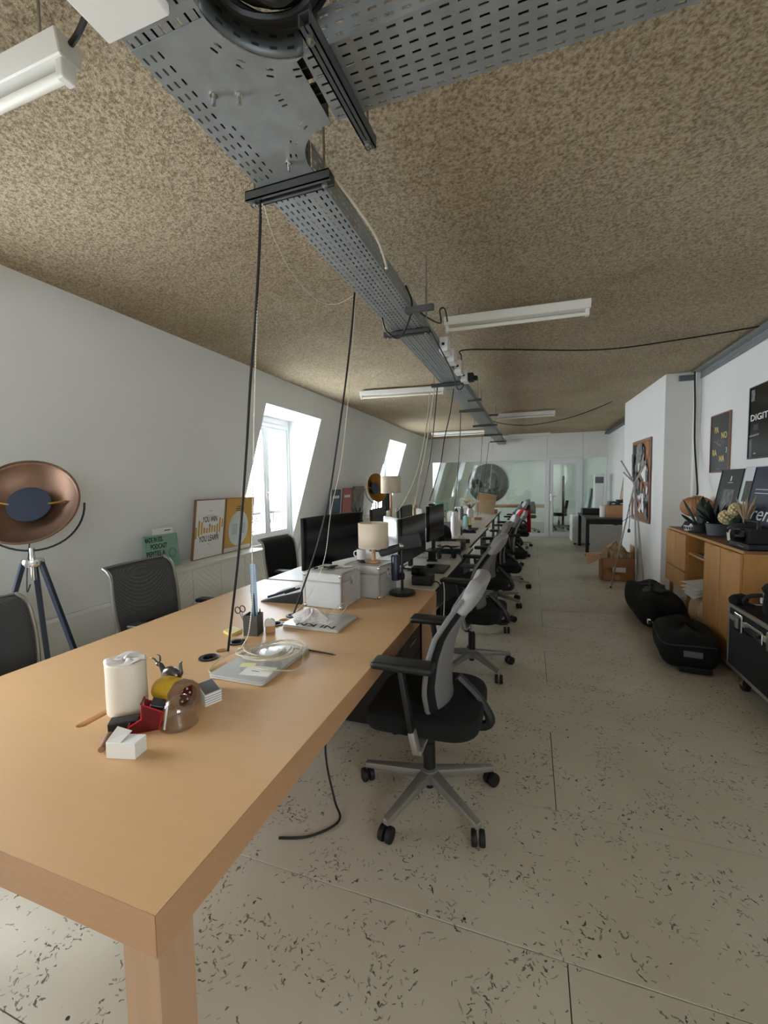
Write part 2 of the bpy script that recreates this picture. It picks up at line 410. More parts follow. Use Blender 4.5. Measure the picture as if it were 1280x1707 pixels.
for k in range(-2, 7):
    for i in range(10):
        x = -1.6+.36*i+random.uniform(-.05, .05)
        for s_ in (-1, 1):
            if random.random() < .45: continue
            if scr is None: o = MB().lathe([(0, 0), (.0052, 0), (.0056, .0006), (.003, .0009), (0, .0009)], 8).build('screw', 'ink', fl); scr = o.data
            else: o = bpy.data.objects.new('screw', scr); link(o, fl)
            o.location = (x, 1.31+.633*k+s_*random.uniform(.025, .05), .0002)
struct('ceiling', MB().bx(-3.1, XR+.15, YB-.1, YE+.1, ZC, ZC+.12), 'ceiling')
# sloping mansard wall on the left with its dormers
wl = MB(); TH = .14
def slope(y0, y1, z0, z1):
    p = [(wallx(z0), y0, z0), (wallx(z0), y1, z0), (wallx(z1), y1, z1), (wallx(z1), y0, z1)]
    q = [(x-TH, y, z) for x, y, z in p]
    wl.add(p+q, [(0, 1, 2, 3), (7, 6, 5, 4), (0, 4, 5, 1), (1, 5, 6, 2), (2, 6, 7, 3), (3, 7, 4, 0)])
ZS, ZH = .68, 2.40
ycur = YB
for a, b in DORM:
    slope(ycur, a, -.02, ZC+.03); slope(a, b, -.02, ZS); slope(a, b, ZH, ZC+.03); ycur = b
    for y0, y1 in ((a-.06, a), (b, b+.06)):
        pl = [(wallx(ZS)-TH-.0005, ZS), (wallx(ZH+.06)-TH-.0005, ZH+.06), (WINX-.141, ZH+.06)]
        M = Matrix(((1, 0, 0, 0), (0, 0, 1, 0), (0, 1, 0, 0), (0, 0, 0, 1)))
        wl.prism(pl, y0, y1, M)
    wl.bx(WINX-.14, wallx(ZH)-TH-.0005, a-.05, b+.05, ZH, ZH+.07)
slope(ycur, YE, -.02, ZC+.03)
struct('wall_left', wl, 'wall_cool')
wr = MB()
for y0, y1, z0, z1 in [(YB, YE, -.02, BZ0), (YB, YE, BZ1, ZC+.02), (YB, FILL_WIN[0][0], BZ0, BZ1), (FILL_WIN[0][1], FILL_WIN[1][0], BZ0, BZ1), (FILL_WIN[1][1], YE, BZ0, BZ1)]: wr.bx(XR, XR+.15, y0, y1, z0, z1)
struct('wall_right', wr, 'wall_paint')
struct('wall_back', MB().bx(-3.7, XR+.1, YB-.15, YB, -.02, ZC+.02), 'wall_paint')
for n_, (y0, y1) in enumerate(FILL_WIN):                    # frames and panes of the added fill-light windows, out of view
    w = bpy.data.objects.new('window_%d' % (5+n_), None); link(w); w['kind'] = 'structure'; f = MB(); ym = (y0+y1)/2
    for a in ((y0, y0+.06, BZ0, BZ1), (y1-.06, y1, BZ0, BZ1), (ym-.05, ym+.05, BZ0, BZ1), (y0, y1, BZ1-.06, BZ1), (y0, y1, BZ0, BZ0+.06)): f.bx(XR+.04, XR+.10, a[0], a[1], a[2], a[3])
    f.build('window_frame', 'white_gloss', w)
    for a, b in ((y0+.055, ym-.045), (ym+.045, y1-.055)): MB().bx(XR+.07, XR+.075, a, b, BZ0+.055, BZ1-.055).build('glass_pane', 'pane', w)
struct('wall_end', MB().bx(-3.7, XR+.1, YE, YE+.15, -.02, ZC+.02), 'wall_paint')
struct('wall_pillar', MB().prism([(1.475, 5.88), (XR+.01, 5.86), (XR+.01, 7.83), (1.41, 7.82)], 0, ZC), 'wall_paint', bevel=.006)
struct('trim_1', MB().bx(-.02, .02, -.9, .9, -.018, .018, T(wallx(.465)+.012, 1.95, .465)), 'wall_cool', bevel=.004)
struct('trim_2', MB().bx(1.60, XR, 5.83, 5.865, 2.60, 2.66), 'pot_grey')
struct('trim_3', MB().bx(XR-.05, XR, 5.78, 5.862, 0, ZC), 'wall_paint', bevel=.004)
# windows
def window(n, a, b):
    w = bpy.data.objects.new('window_%d' % n, None); link(w); w['kind'] = 'structure'
    x = WINX-.05; zb, zt = ZS+.01, ZH-.085
    MB().bx(x-.06, x+.04, a, b, ZH-.085, ZH).build('head_panel', 'white_gloss', w)
    f = MB()
    for y0, y1, z0, z1 in ((a, a+.055, zb, zt), (b-.055, b, zb, zt), (a+.055, b-.055, zt-.055, zt), (a+.055, b-.055, zb, zb+.06)):
        f.bx(x-.04, x+.04, y0, y1, z0, z1)
    f.build('window_frame', 'white_gloss', w, bevel=.004, seg=1)
    mid = (a+b)/2+.08
    for s0, s1 in ((a+.055, mid), (mid, b-.055)):
        s = MB(); t = .062
        for y0, y1, z0, z1 in ((s0+.003, s0+t, zb+.06, zt-.055), (s1-t, s1-.003, zb+.06, zt-.055), (s0+t, s1-t, zt-.055-t, zt-.055), (s0+t, s1-t, zb+.06, zb+.06+t*1.3)):
            s.bx(x-.02, x+.032, y0, y1, z0, z1)
        so = s.build('sash', 'white_gloss', w, bevel=.004, seg=1)
        MB().bx(x-.004, x, s0+t-.008, s1-t+.008, zb+.06+t, zt-.055-t+.01).build('glass_pane', 'pane', so)
    h = MB().bx(x+.03, x+.045, mid-.016, mid+.016, 1.30, 1.40); h.tube([(x+.04, mid, 1.37), (x+.075, mid, 1.37), (x+.075, mid, 1.25)], .008)
    h.build('handle', 'white_plastic', w, smooth=True)
for i, (a, b) in enumerate(DORM): window(i+1, a, b)
# glazed partition at the far end
wf = struct('wall_far', MB().bx(-3.2, XR+.02, YF+.02, YF+.06, 2.06, ZC+.01), 'wall_paint')
for x0, x1 in ((-3.0, .372), (.378, 1.222), (1.228, XR+.01)):
    MB().bx(x0, x1, YF, YF+.02, 2.06, ZC+.005).build('panel', 'wall_paint', wf, bevel=.002, seg=1)
MB().prism([(-3.62, -.01), (-2.70, -.01), (-2.70, 2.06), (wallx(2.06)-.02, 2.06)], -YF-.06, -YF, Rx(PI/2)).build('side_panel', 'wall_paint', wf)
fr = MB()
for x0, x1 in ((-2.72, -2.68), (.325, .375), (1.225, 1.255), (XR-.045, XR)): fr.bx(x0, x1, YF-.005, YF+.05, 0, 2.06)
for x0, x1 in ((-2.70, .325), (1.255, XR-.045)): fr.bx(x0, x1, YF-.005, YF+.05, 0, .085); fr.bx(x0, x1, YF-.005, YF+.05, 2.03, 2.06)
fr.build('glazing_frame', 'white_gloss', wf, bevel=.003, seg=1)
for x0, x1 in ((-2.69, -1.68), (-1.676, -.68), (-.676, .335), (1.25, XR-.04)):
    MB().bx(x0, x1, YF+.018, YF+.028, .08, 2.035).build('glass_pane', 'partition_glass', wf)
d = bpy.data.objects.new('door_1', None); link(d); d['kind'] = 'structure'
f = MB()
f.bx(.378, .43, YF-.02, YF+.06, 0, 2.05); f.bx(1.175, 1.225, YF-.02, YF+.06, 0, 2.05); f.bx(.43, 1.175, YF-.02, YF+.06, 2.0, 2.05)
f.build('door_frame', 'white_gloss', d, bevel=.003, seg=1)
s = MB(); s.bx(.435, .53, YF, YF+.04, .01, 1.995); s.bx(1.075, 1.17, YF, YF+.04, .01, 1.995); s.bx(.53, 1.075, YF, YF+.04, 1.90, 1.995); s.bx(.53, 1.075, YF, YF+.04, .01, .13)
s.build('door_leaf', 'white_gloss', d, bevel=.003, seg=1)
MB().bx(.52, 1.085, YF+.016, YF+.024, .12, 1.91).build('glass_pane', 'partition_glass', d)
h = MB().bx(.462, .488, YF-.012, YF, .95, 1.13); h.tube([(.475, YF-.01, 1.07), (.475, YF-.05, 1.07), (.59, YF-.05, 1.07)], .009)
h.build('handle', 'chrome', d, smooth=True)
# balcony railings outside the dormers
def railing(a, b, label):
    yo = (a+b)/2; b = b+.62; t = thing('balcony_railing', label, 'railing', (-3.78, (a+b)/2, .62)); W2 = (b-a)/2+.1
    MB().bx(-.025, .025, -W2, W2, .42, .455).build('top_rail', 'iron', t, bevel=.004)
    MB().bx(-.012, .012, -W2, W2, .02, .04).build('bottom_rail', 'iron', t)
    for s_ in (-1, 1): MB().bx(-.01, .262, (yo-(a+b)/2)+s_*((b-.62-a)/2+.03)-.008, (yo-(a+b)/2)+s_*((b-.62-a)/2+.03)+.008, .425, .445).build('wall_bracket', 'iron', t)
    n = 7
    for i in range(n+1):
        y = -W2+2*W2*i/n
        MB().bx(-.008, .008, y-.008, y+.008, -.05, .43).build('baluster', 'iron', t)
    for i in range(n):
        yc = -W2+2*W2*(i+.5)/n
        for sg in (-1, 1):
            for zc, fl_ in ((.31, 1), (.14, -1)):
                pts = []
                for j in range(22):
                    th = j/21*2.6*PI; r = .012+.055*j/21
                    pts.append((0, yc+sg*(.058-r*math.cos(th)*.8), zc+fl_*r*math.sin(th)))
                MB().tube(pts, .009, 5).build('scroll', 'iron', t)
    return t
railing(*DORM[1], 'wrought iron scroll railing outside the first dormer window')
railing(*DORM[2], 'wrought iron scroll railing outside the farther dormer window')
# ================================================================== CABLE TRAYS
TZ, TX0, TX1, TSH = 2.45, -.858, -.655, .075
def perf_strip(mb, o, u, v, nu, nv, pu, pv, su, sv, thick_dir=None):
    """perforated sheet: nu x nv cells of pu x pv, each with a su x sv slot; every second row shifted"""
    o = Vector(o); u = Vector(u); v = Vector(v)
    for j in range(nv):
        for i in range(nu):
            c = o + u*(pu*(i+.5)) + v*(pv*(j+.5))
            oc = [c+u*(a*pu/2)+v*(b*pv/2) for a, b in ((-1, -1), (1, -1), (1, 1), (-1, 1))]
            ic = [c+u*(a*su/2)+v*(b*sv/2) for a, b in ((-1, -1), (1, -1), (1, 1), (-1, 1))]
            mb.add(oc+ic, [(0, 1, 5, 4), (1, 2, 6, 5), (2, 3, 7, 6), (3, 0, 4, 7)])
tr = thing('cable_tray', 'long perforated steel cable tray hung along the middle of the ceiling', 'cable tray', (0, 0, TZ))
w = TX1-TX0
def perf_obj(name, mbf, parent): return mbf.build(name, 'galva', parent, thick=.0016)
for y0, y1, nm in ((1.245, 4.21, 'tray_length'), (4.21, 7.5, 'tray_length'), (7.5, 11.75, 'tray_length')):
    n = int((y1-y0)/.036); pu = (y1-y0)/n
    mb = MB(); perf_strip(mb, (TX0, y0, 0), (0, 1, 0), (1, 0, 0), n, 9, pu, w/9, .020, .0065); bt = perf_obj('tray_bottom', mb, tr)
    for x in (TX0, TX1):
        mb = MB(); perf_strip(mb, (x, y0, 0), (0, 1, 0), (0, 0, 1), n, 3, pu, TSH/3, .020, .0065); perf_obj('tray_side', mb, tr)
        MB().tube([(x, y0, TSH), (x, y1, TSH)], .004, 6).build('rolled_edge', 'galva', tr)
# near end of the main run
mb = MB(); perf_strip(mb, (TX0, -.9, 0), (0, 1, 0), (1, 0, 0), 46, 9, (.79+.9)/46, w/9, .020, .0065); perf_obj('tray_bottom', mb, tr)
for x in (TX0, TX1):
    mb = MB(); perf_strip(mb, (x, -.9, 0), (0, 1, 0), (0, 0, 1), 46, 3, (.79+.9)/46, TSH/3, .020, .0065); perf_obj('tray_side', mb, tr)
# branch running to the right
br = thing('cable_tray', 'wide cable tray branch crossing the ceiling toward the right wall', 'cable tray', (0, 0, TZ))
BY0, BY1, BX0, BX1 = .922, 1.108, -.505, XR
n = int((BX1-BX0)/.038)
mb = MB(); perf_strip(mb, (BX0, BY0, 0), (1, 0, 0), (0, 1, 0), n, 8, (BX1-BX0)/n, (BY1-BY0)/8, .021, .0062); perf_obj('tray_bottom', mb, br)
for y in (BY0, BY1):
    mb = MB(); perf_strip(mb, (BX0, y, 0), (1, 0, 0), (0, 0, 1), n, 3, (BX1-BX0)/n, TSH/3, .021, .0065); perf_obj('tray_side', mb, br)
    MB().tube([(BX0, y, TSH), (BX1, y, TSH)], .004, 6).build('rolled_edge', 'galva', br)
# tee junction: flat plate with rounded inner corners, slots and bolts
te = thing('cable_tray_tee', 'flat steel tee junction with rounded corners joining the two cable trays', 'tray tee', (0, 0, TZ))
def arc(cx, cy, r, a0, a1, n=10): return [(cx+r*math.cos(a0+(a1-a0)*i/n), cy+r*math.sin(a0+(a1-a0)*i/n)) for i in range(n+1)]
RN = .155
near = arc(TX1+RN, BY0-RN, RN, PI, PI/2, 12)         # concave near corner
far = arc(TX1+.125, BY1+.125, .125, -PI/2, -PI, 10)  # concave far corner
outer = [(TX0, .78)] + [(TX1-.004, .78)] + near + [(-.522, BY0+.006), (-.522, BY1)] + [p for p in far] + [(TX1, 1.25), (TX0, 1.25)]
holes = []
for i in range(13):
    for xx in (TX0+.012, TX0+.034, TX0+.056): holes.append(slot(xx, .81+.034*i, .019, .006, PI/2))
for i in range(6): holes.append(slot(TX0+.080+.002*(i % 2), 1.03+.034*i, .018, .006, PI/2))
for a in (2.75, 2.45, 2.1, 1.75):
    for rr in (.18, .197): holes.append(slot(TX1+RN+rr*math.cos(a), BY0-RN+rr*math.sin(a), .019, .006, a+PI/2))
for k in range(3): holes.append(slot(-.61, .985+.016*k, .018, .0055, 0))
for a in (-2.0, -2.4, -2.75):
    for rr in (.152, .168): holes.append(slot(TX1+.125+rr*math.cos(a), BY1+.125+rr*math.sin(a), .017, .0055, a+PI/2))
plate_with_holes('tee_plate', outer, holes, -.003, .002, 'galva', te)
for pts in (near, far):
    mb = MB(); k = len(pts)
    mb.grid(lambda u, v: Vector((*pts[min(k-1, round(u*(k-1)))], v*TSH)), k-1, 3); mb.build('curved_side', 'galva_dark', te, smooth=True, thick=.002)
    for zz in (.02, .045):
        for i in range(2, k-2, 2):
            p, q = Vector((*pts[i], zz)), Vector((*pts[i+1], zz)); c = (p+q)/2; dd = (q-p).normalized()
            MB().bar(c-dd*.008, c+dd*.008, .0035, .006).build('side_slot', 'ink', te)
MB().bx(TX0-.001, TX0+.001, .79, 1.25, 0, TSH).build('tee_side', 'galva', te)
for x, y in ((-.70, .95), (-.705, 1.19), (-.76, .93)):
    b = MB(); b.cyl((x, y, 0), .010, -.007, -.003, 8); b.cyl((x, y, 0), .0045, -.028, -.007, 8); b.build('bolt', 'chrome', te, smooth=True)
# channel struts under the tray
def channel(name, a, b, label, grp=None, w=.041, h=.030):
    a = Vector(a); b = Vector(b); mid = (a+b)/2; L = (b-a).length/2; ang = math.atan2((b-a).y, (b-a).x)
    t = thing(name, label, 'bracket', mid, ang, grp)
    m_ = MB(); m_.bx(-L, L, -w/2, w/2, h/2-.004, h/2); m_.bx(-L, L, -w/2, -w/2+.004, -h/2, h/2); m_.bx(-L, L, w/2-.004, w/2, -h/2, h/2)
    m_.bx(-L, L, -w/2, -w/2+.013, -h/2, -h/2+.003); m_.bx(-L, L, w/2-.013, w/2, -h/2, -h/2+.003)
    m_.build('channel', 'strut_steel', t)
    for s in (-1, 1):
        r_ = MB(); r_.cyl((s*(L-.025), 0, 0), .004, -.03, ZC-mid.z, 8); r_.cyl((s*(L-.025), 0, 0), .010, -h/2-.008, -h/2, 6); r_.build('threaded_rod', 'alu', t)
    return t
ords = ['nearest', 'second', 'third', 'fourth', 'fifth', 'sixth', 'farthest']
for i, (y, x0, x1) in enumerate(((1.268, -.91, -.60), (2.685, -.915, -.615), (4.215, -.95, -.635), (5.87, -.94, -.62), (7.5, -.97, -.56), (9.06, -.95, -.58), (10.58, -.96, -.58))):
    channel('tray_bracket', (x0, y, TZ-.02), (x1, y, TZ-.02), '%s dark steel channel bracket carrying the long ceiling cable tray' % ords[i], 'brackets of the long tray')
channel('tray_bracket', (-.452, .84, TZ-.02), (-.437, 1.19, TZ-.02), 'steel channel bracket carrying the branch tray beside the tee', w=.03)
for (px, py, yy) in ((689, 511, 2.33), (781, 663, 5.2), (812, 688, 7.1)):
    p = aty(px+10, py+4, yy); 
    t = thing('ceiling_rod', {2.33: 'short dark strut piece hanging beside the tray near the first fluorescent', 5.2: 'short dark strut piece beside the tray past the power boxes', 7.1: 'short dark strut piece beside the tray near the second fluorescent'}[yy], 'bracket', p, 0, None)
    MB().bx(-.08, .08, -.015, .015, -.015, .015).build('channel', 'strut_steel', t, bevel=.003); MB().cyl((.04, 0, 0), .003, -.06, ZC-p.z, 6).build('threaded_rod', 'alu', t)
# cables lying in the tray
for i, (dx, dz, r_, nm) in enumerate(((.04, .02, .011, 'cable_black'), (.075, .022, .012, 'cable_black'), (.11, .018, .010, 'cable_black'), (.145, .022, .012, 'cable_black'), (.18, .016, .008, 'cable_black'))):
    pts = [(TX0+dx+random.uniform(-.008, .008), y*.5, TZ+dz+random.uniform(0, .006)) for y in range(-2, 24)]
    o = MB().tube(smoothpath(pts, 3), r_, 6).build('tray_cable', nm, None, smooth=True)
    tag(o, 'thick dark cable lying inside the long perforated ceiling tray', 'cable', 'cables in the long tray')
for i in range(4):
    pts = [(-.65+.25*j, .955+.035*i+random.uniform(-.006, .006), TZ+.018+random.uniform(0, .006)) for j in range(10)]
    o = MB().tube(smoothpath(pts, 3), .011, 6).build('tray_cable', 'cable_black', None, smooth=True)
    tag(o, 'thick dark cable lying inside the branch cable tray', 'cable', 'cables in the branch tray')
o = MB().tube(smoothpath([(-.42, .93, TZ+.10), (-.2, .925, TZ+.095), (.1, .93, TZ+.10), (.5, .93, TZ+.09)], 6), .004, 6).build('earth_wire', 'wire_yellow', None, smooth=True)
tag(o, 'thin yellow and green earth wire along the edge of the branch tray', 'wire')
o = MB().tube(smoothpath([(-.455, .905, TZ+.02), (-.452, .90, TZ+.12), (-.45, .90, ZC)], 4), .0016, 6).build('hanger_wire', 'alu', None)
tag(o, 'thin steel wire rising from the branch bracket to the ceiling', 'wire')
# coil of dark cable hung above the rounded corner of the tee
cc = thing('cable_coil', 'thick coil of dark cables hung above the rounded corner of the tee', 'cable coil', (TX1+RN, BY0-RN-.01, TZ+.02))
for i in range(26):
    rr = .028+.0045*i; zz = .012+.0055*((i*7) % 19); pts = [((rr+.006*math.sin(3*a_+i))*math.cos(a_), (rr+.006*math.sin(2*a_+i))*math.sin(a_), zz+.006*math.sin(2*a_+i*1.3)) for a_ in [2*PI*j/28 for j in range(28)]]
    MB().tube(pts, .0085, 6, closed=True).build('loop', 'cable_black', cc, smooth=True)
MB().tube(smoothpath([(.12, .03, .12), (.2, .12, .12), (.3, .22, .06), (.6, .26, .03)], 5), .009, 7).build('tail', 'cable_black', cc, smooth=True)
# white panel under the near end of the tray
o = MB().bx(-.868, -.70, -.35, .735, TZ-.028, TZ-.006).build('blank_sign', 'white_plastic', None, bevel=.003); tag(o, 'plain white rectangular panel under the near end of the ceiling tray', 'panel')
# tray along the right wall
rt = thing('cable_tray', 'narrow perforated cable tray fixed along the top of the right wall', 'cable tray', (0, 0, 0))
n = 150
mb = MB(); perf_strip(mb, (XR-.012, .5, 2.595), (0, 1, 0), (0, 0, 1), n, 3, 5.3/n, .026, .018, .006); perf_obj('tray_side', mb, rt)
mb = MB(); perf_strip(mb, (XR-.10, .5, 2.672), (0, 1, 0), (1, 0, 0), n, 3, 5.3/n, .029, .018, .006); perf_obj('tray_bottom', mb, rt)
rt2 = thing('cable_tray', 'short grey cable tray along the wall top past the pillar', 'cable tray', (0, 0, 0))
MB().bx(XR-.10, XR-.01, 7.6, 11.8, 2.60, 2.606).build('tray_bottom', 'galva_dark', rt2); MB().bx(XR-.104, XR-.10, 7.6, 11.8, 2.60, 2.66).build('tray_side', 'galva_dark', rt2)
# ================================================================== FLUORESCENT LIGHTS
def batten(p0, p1, z, label, k=1.0):
    p0 = Vector((p0[0], p0[1], 0)); p1 = Vector((p1[0], p1[1], 0)); L = (p1-p0).length; ang = math.atan2(p1.y-p0.y, p1.x-p0.x)
    t = thing('fluorescent_light', label, 'ceiling light', ((p0.x+p1.x)/2, (p0.y+p1.y)/2, z), ang, 'fluorescent battens')
    MB().prism([(-.032*k, .02), (.032*k, .02), (.045*k, .075), (-.045*k, .075)], -L/2, L/2, Matrix(((0, 0, 1, 0), (1, 0, 0, 0), (0, 1, 0, 0), (0, 0, 0, 1)))).build('housing', 'white_plastic', t, bevel=.003, seg=1)
    MB().tube([(-L/2+.03, 0, -.006), (L/2-.03, 0, -.006)], .013, 14).build('tube', 'tube_lamp', t, smooth=True)
    for s in (-1, 1):
        MB().bx(s*(L/2-.018)-.012, s*(L/2-.018)+.012, -.018, .018, -.022, .03).build('lamp_holder', 'white_plastic', t, bevel=.004)
        MB().tube([(s*(L/2-.1), 0, .075), (s*(L/2-.1), 0, ZC-z)], .004, 6).build('hanger', 'alu', t)
    return t
batten((-.60, 3.10), (.352, 3.135), 2.565, 'long white fluorescent batten right of the tray, nearest the camera on that side')
batten((-.60, 7.95), (.37, 7.93), 2.60, 'white fluorescent batten right of the tray beyond the power boxes')
batten((-2.14, 5.25), (-1.05, 5.36), 2.60, 'white fluorescent batten left of the tray above the first dormer')
batten((-2.3, 10.2), (-1.05, 10.2), 2.60, 'pale fluorescent batten left of the tray close to the glazed partition')
batten((-.55, 11.1), (.42, 11.1), 2.56, 'pale fluorescent batten right of the tray close to the glazed partition')
batten((-2.35, .80), (-1.075, .80), 2.49, 'large white fluorescent batten hanging at the top left corner', k=.8)
o = MB().tube(smoothpath([(-1.07, .80, 2.55), (-1.03, .79, 2.552), (-.96, .77, 2.565), (-.88, .75, 2.56)], 6), .007, 8).build('light_cable', 'cable_black', None, smooth=True); tag(o, 'short thick black cable between the near fluorescent and the white panel', 'cable')
# power boxes on the tray side
for i, (px, py, yy) in enumerate(((733, 578, 3.22), (741, 594, 3.50), (750, 608, 3.85), (760, 619, 4.20))):
    p = aty(px, py, yy)
    t = thing('power_box', '%s of four white socket boxes fixed to the tray side' % ('first', 'second', 'third', 'last')[i], 'socket box', (TX1+.035, yy, TZ+.01), 0, 'socket boxes on the tray')
    MB().bx(-.032, .032, -.075, .075, -.03, .075).build('body', 'white_plastic', t, bevel=.006); MB().bx(-.024, .024, -.08, -.074, -.012, .055).build('socket_face', 'white_gloss', t, bevel=.003); MB().bx(-.01, .01, -.083, -.079, .012, .03).build('socket_hole', 'ink', t)
t = thing('adapter_plug', 'black adapter plug in the last socket box on the tray', 'plug', (TX1+.09, 4.22, TZ+.02))
MB().bx(-.03, .03, -.05, .05, -.03, .045).build('body', 'black_plastic', t, bevel=.008); MB().bx(.03, .065, -.02, .03, -.02, .02).build('plug_pin_block', 'black_plastic', t, bevel=.006)
# ================================================================== HANGING CABLES
def cord(pts, r_, material, label, name='cable', k=7, seg=7):
    o = MB().tube(smoothpath(pts, k), r_, seg).build(name, material, None, smooth=True); return tag(o, label, 'cable')
def pxcord(l, y0, y1, r_, material, label, name='hanging_cable', **kw):
    """a cord through picture points, its depth running from y0 to y1 along its height"""
    a, b = l[0][1], l[-1][1]
    return cord([aty(px, py, y0+(y1-y0)*(py-a)/(b-a)) for px, py in l], r_, material, label, name, **kw)
pxcord([(435, 330), (432, 420), (425, 540), (417, 640), (410, 760), (398, 920), (386, 1030), (380, 1086)], 1.275, 1.497, .0052, 'cable_black', 'thick black cable dropping from the nearest bracket to the desk hole')
pxcord([(591, 488), (587, 540), (577, 630), (562, 740), (547, 835), (527, 915), (503, 985), (487, 1030)], 2.25, 1.97, .0052, 'cable_black', 'black cable hanging to the second desk hole in front of the black screen')
pxcord([(724, 648), (718, 690), (711, 740), (699, 800), (690, 846)], 4.25, 4.6, .0055, 'cable_white', 'pair-white cable sagging behind the bright monitor', seg=6)
pxcord([(729, 645), (724, 700), (717, 760), (706, 815), (697, 852)], 4.25, 4.4, .0055, 'cable_black', 'black cable hanging behind the desk monitors beside the white one')
pxcord([(756, 648), (750, 690), (741, 730), (735, 770), (727, 800), (716, 835)], 4.3, 4.9, .0055, 'cable_black', 'wavy black cable dropping from the third bracket past the monitors')
pxcord([(768, 686), (766, 740), (762, 800), (757, 845), (752, 868)], 5.87, 6.2, .006, 'cable_black', 'straight black cable dropping from the fourth bracket to the desks')
pxcord([(804, 726), (802, 760), (799, 800), (796, 858), (796, 866)], 9.0, 9.1, .006, 'cable_black', 'thin black cable dropping beside the far end of the tray')
pxcord([(815, 737), (811, 770), (806, 805), (801, 852), (801, 856)], 10.4, 9.9, .006, 'cable_black', 'thin black cable dropping from the farthest bracket')
pxcord([(822, 740), (820, 770), (816, 815)], 10.6, 10.3, .005, 'cable_cream', 'pale cord hanging in front of the round picture')
pxcord([(716, 655), (712, 700), (704, 750), (694, 790), (682, 820), (668, 845), (655, 857)], 4.3, 4.1, .0055, 'cable_cream', 'cream cable drooping left behind the farther drum lamp')
# bead chains
def chain(l, y0, y1, label, r_=.0034, step=.011):
    a, b = l[0][1], l[-1][1]; c = smoothpath([aty(px, py, y0+(y1-y0)*(py-a)/(b-a)) for px, py in l], 12)
    tot = [0]
    for i in range(1, len(c)): tot.append(tot[-1]+(c[i]-c[i-1]).length)
    n = int(tot[-1]/step); pts = []; rr = []; j = 0
    for i in range(n*2+1):
        s_ = tot[-1]*i/(n*2)
        while j < len(c)-2 and tot[j+1] < s_: j += 1
        f_ = (s_-tot[j])/max(1e-9, tot[j+1]-tot[j]); pts.append(c[j].lerp(c[j+1], min(1, f_))); rr.append(r_ if i % 2 else r_*.3)
    o = MB().tube(pts, rr, 5).build('bead_chain', 'pot_white', None, smooth=True); return tag(o, label, 'bead chain')
chain([(437, 338), (432, 420), (427, 560), (424, 680), (422, 800), (420, 900), (421, 985), (415, 1052), (405, 1075), (398, 1086)], 1.278, 1.50, 'white bead chain hanging beside the thick black cable to the pen cup')
chain([(440, 342), (458, 400), (490, 460), (528, 500), (560, 507), (590, 492)], 1.30, 2.25, 'thin white bead chain sagging across from the nearest bracket', .0022)
chain([(592, 492), (586, 600), (570, 760), (552, 850), (541, 930), (520, 985), (500, 1012), (484, 1027)], 2.26, 1.99, 'white bead chain hanging in front of the black screen', .003)
# cords looping off the tray
cord([(TX1+.01, 1.30, TZ+.05), (TX1+.04, 1.36, TZ+.02), (TX1+.075, 1.6, TZ-.02), (TX1+.06, 1.78, TZ-.05), (TX1+.03, 1.86, TZ-.02)], .005, 'cable_cream', 'cream cord looping down the side of the tray past the nearest bracket', 'loop_cord')
cord([(TX0+.02, 2.42, TZ-.01), (TX0+.01, 2.52, TZ-.05), (TX0+.07, 2.56, TZ-.09), (TX0+.14, 2.50, TZ-.06), (TX1+.01, 2.38, TZ+.02), (TX1+.012, 2.25, TZ+.07)], .005, 'cable_black', 'black cord looping under the tray before the second bracket', 'loop_cord')
cord([(TX1+.02, 2.45, TZ+.03), (TX1+.05, 2.5, TZ), (-.60, 2.95, 2.56), (-.61, 2.98, 2.66), (-.58, 3.0, 2.67), (-.57, 3.05, 2.6)], .005, 'cable_black', 'black cord looping from the tray to the near right fluorescent', 'loop_cord')
cord([(TX1+.02, 2.75, TZ+.02), (TX1+.03, 3.0, TZ-.02), (TX1+.02, 3.6, TZ-.06), (TX1-.02, 4.1, TZ-.09), (TX1-.01, 4.3, TZ-.05), (TX1+.03, 4.25, TZ)], .005, 'cable_black', 'black cord drooping below the four socket boxes', 'loop_cord')
cord([(TX1+.02, 4.1, TZ+.08), (-.62, 4.0, 2.62), (-.60, 3.99, 2.675), (-.2, 4.15, 2.68), (.6, 4.42, 2.665), (1.2, 4.4, 2.675), (XR-.06, 4.28, 2.68)], .006, 'cable_black', 'black cable crossing the ceiling from the socket boxes to the right wall', 'ceiling_cable')
pxcord([(818, 700), (835, 706), (880, 708), (940, 697), (1000, 678), (1045, 658)], 8.2, 7.3, .007, 'cable_black', 'black cable swagging across the ceiling to the pillar', 'ceiling_cable') if 0 else cord([aty(818, 702, 8.2), aty(850, 708, 8.1), aty(890, 708, 8.0), aty(950, 696, 7.8), aty(1005, 676, 7.6), aty(1046, 657, 7.46), aty(1053, 660, 7.44), aty(1053, 740, 7.44), aty(1052, 820, 7.42), aty(1049, 878, 7.4)], .007, 'cable_black', 'black cable swagging across the ceiling then down the pillar corner', 'ceiling_cable')
cord([(1.72, 5.74, 2.68), (1.725, 5.75, 2.58), (1.735, 5.75, 2.3), (1.74, 5.74, 1.9), (1.72, 5.6, 1.6), (1.66, 5.34, 1.36), (1.645, 5.30, 1.30)], .009, 'cable_black', 'black cable running down the corner beside the pillar to the woven lamp', 'wall_cable')
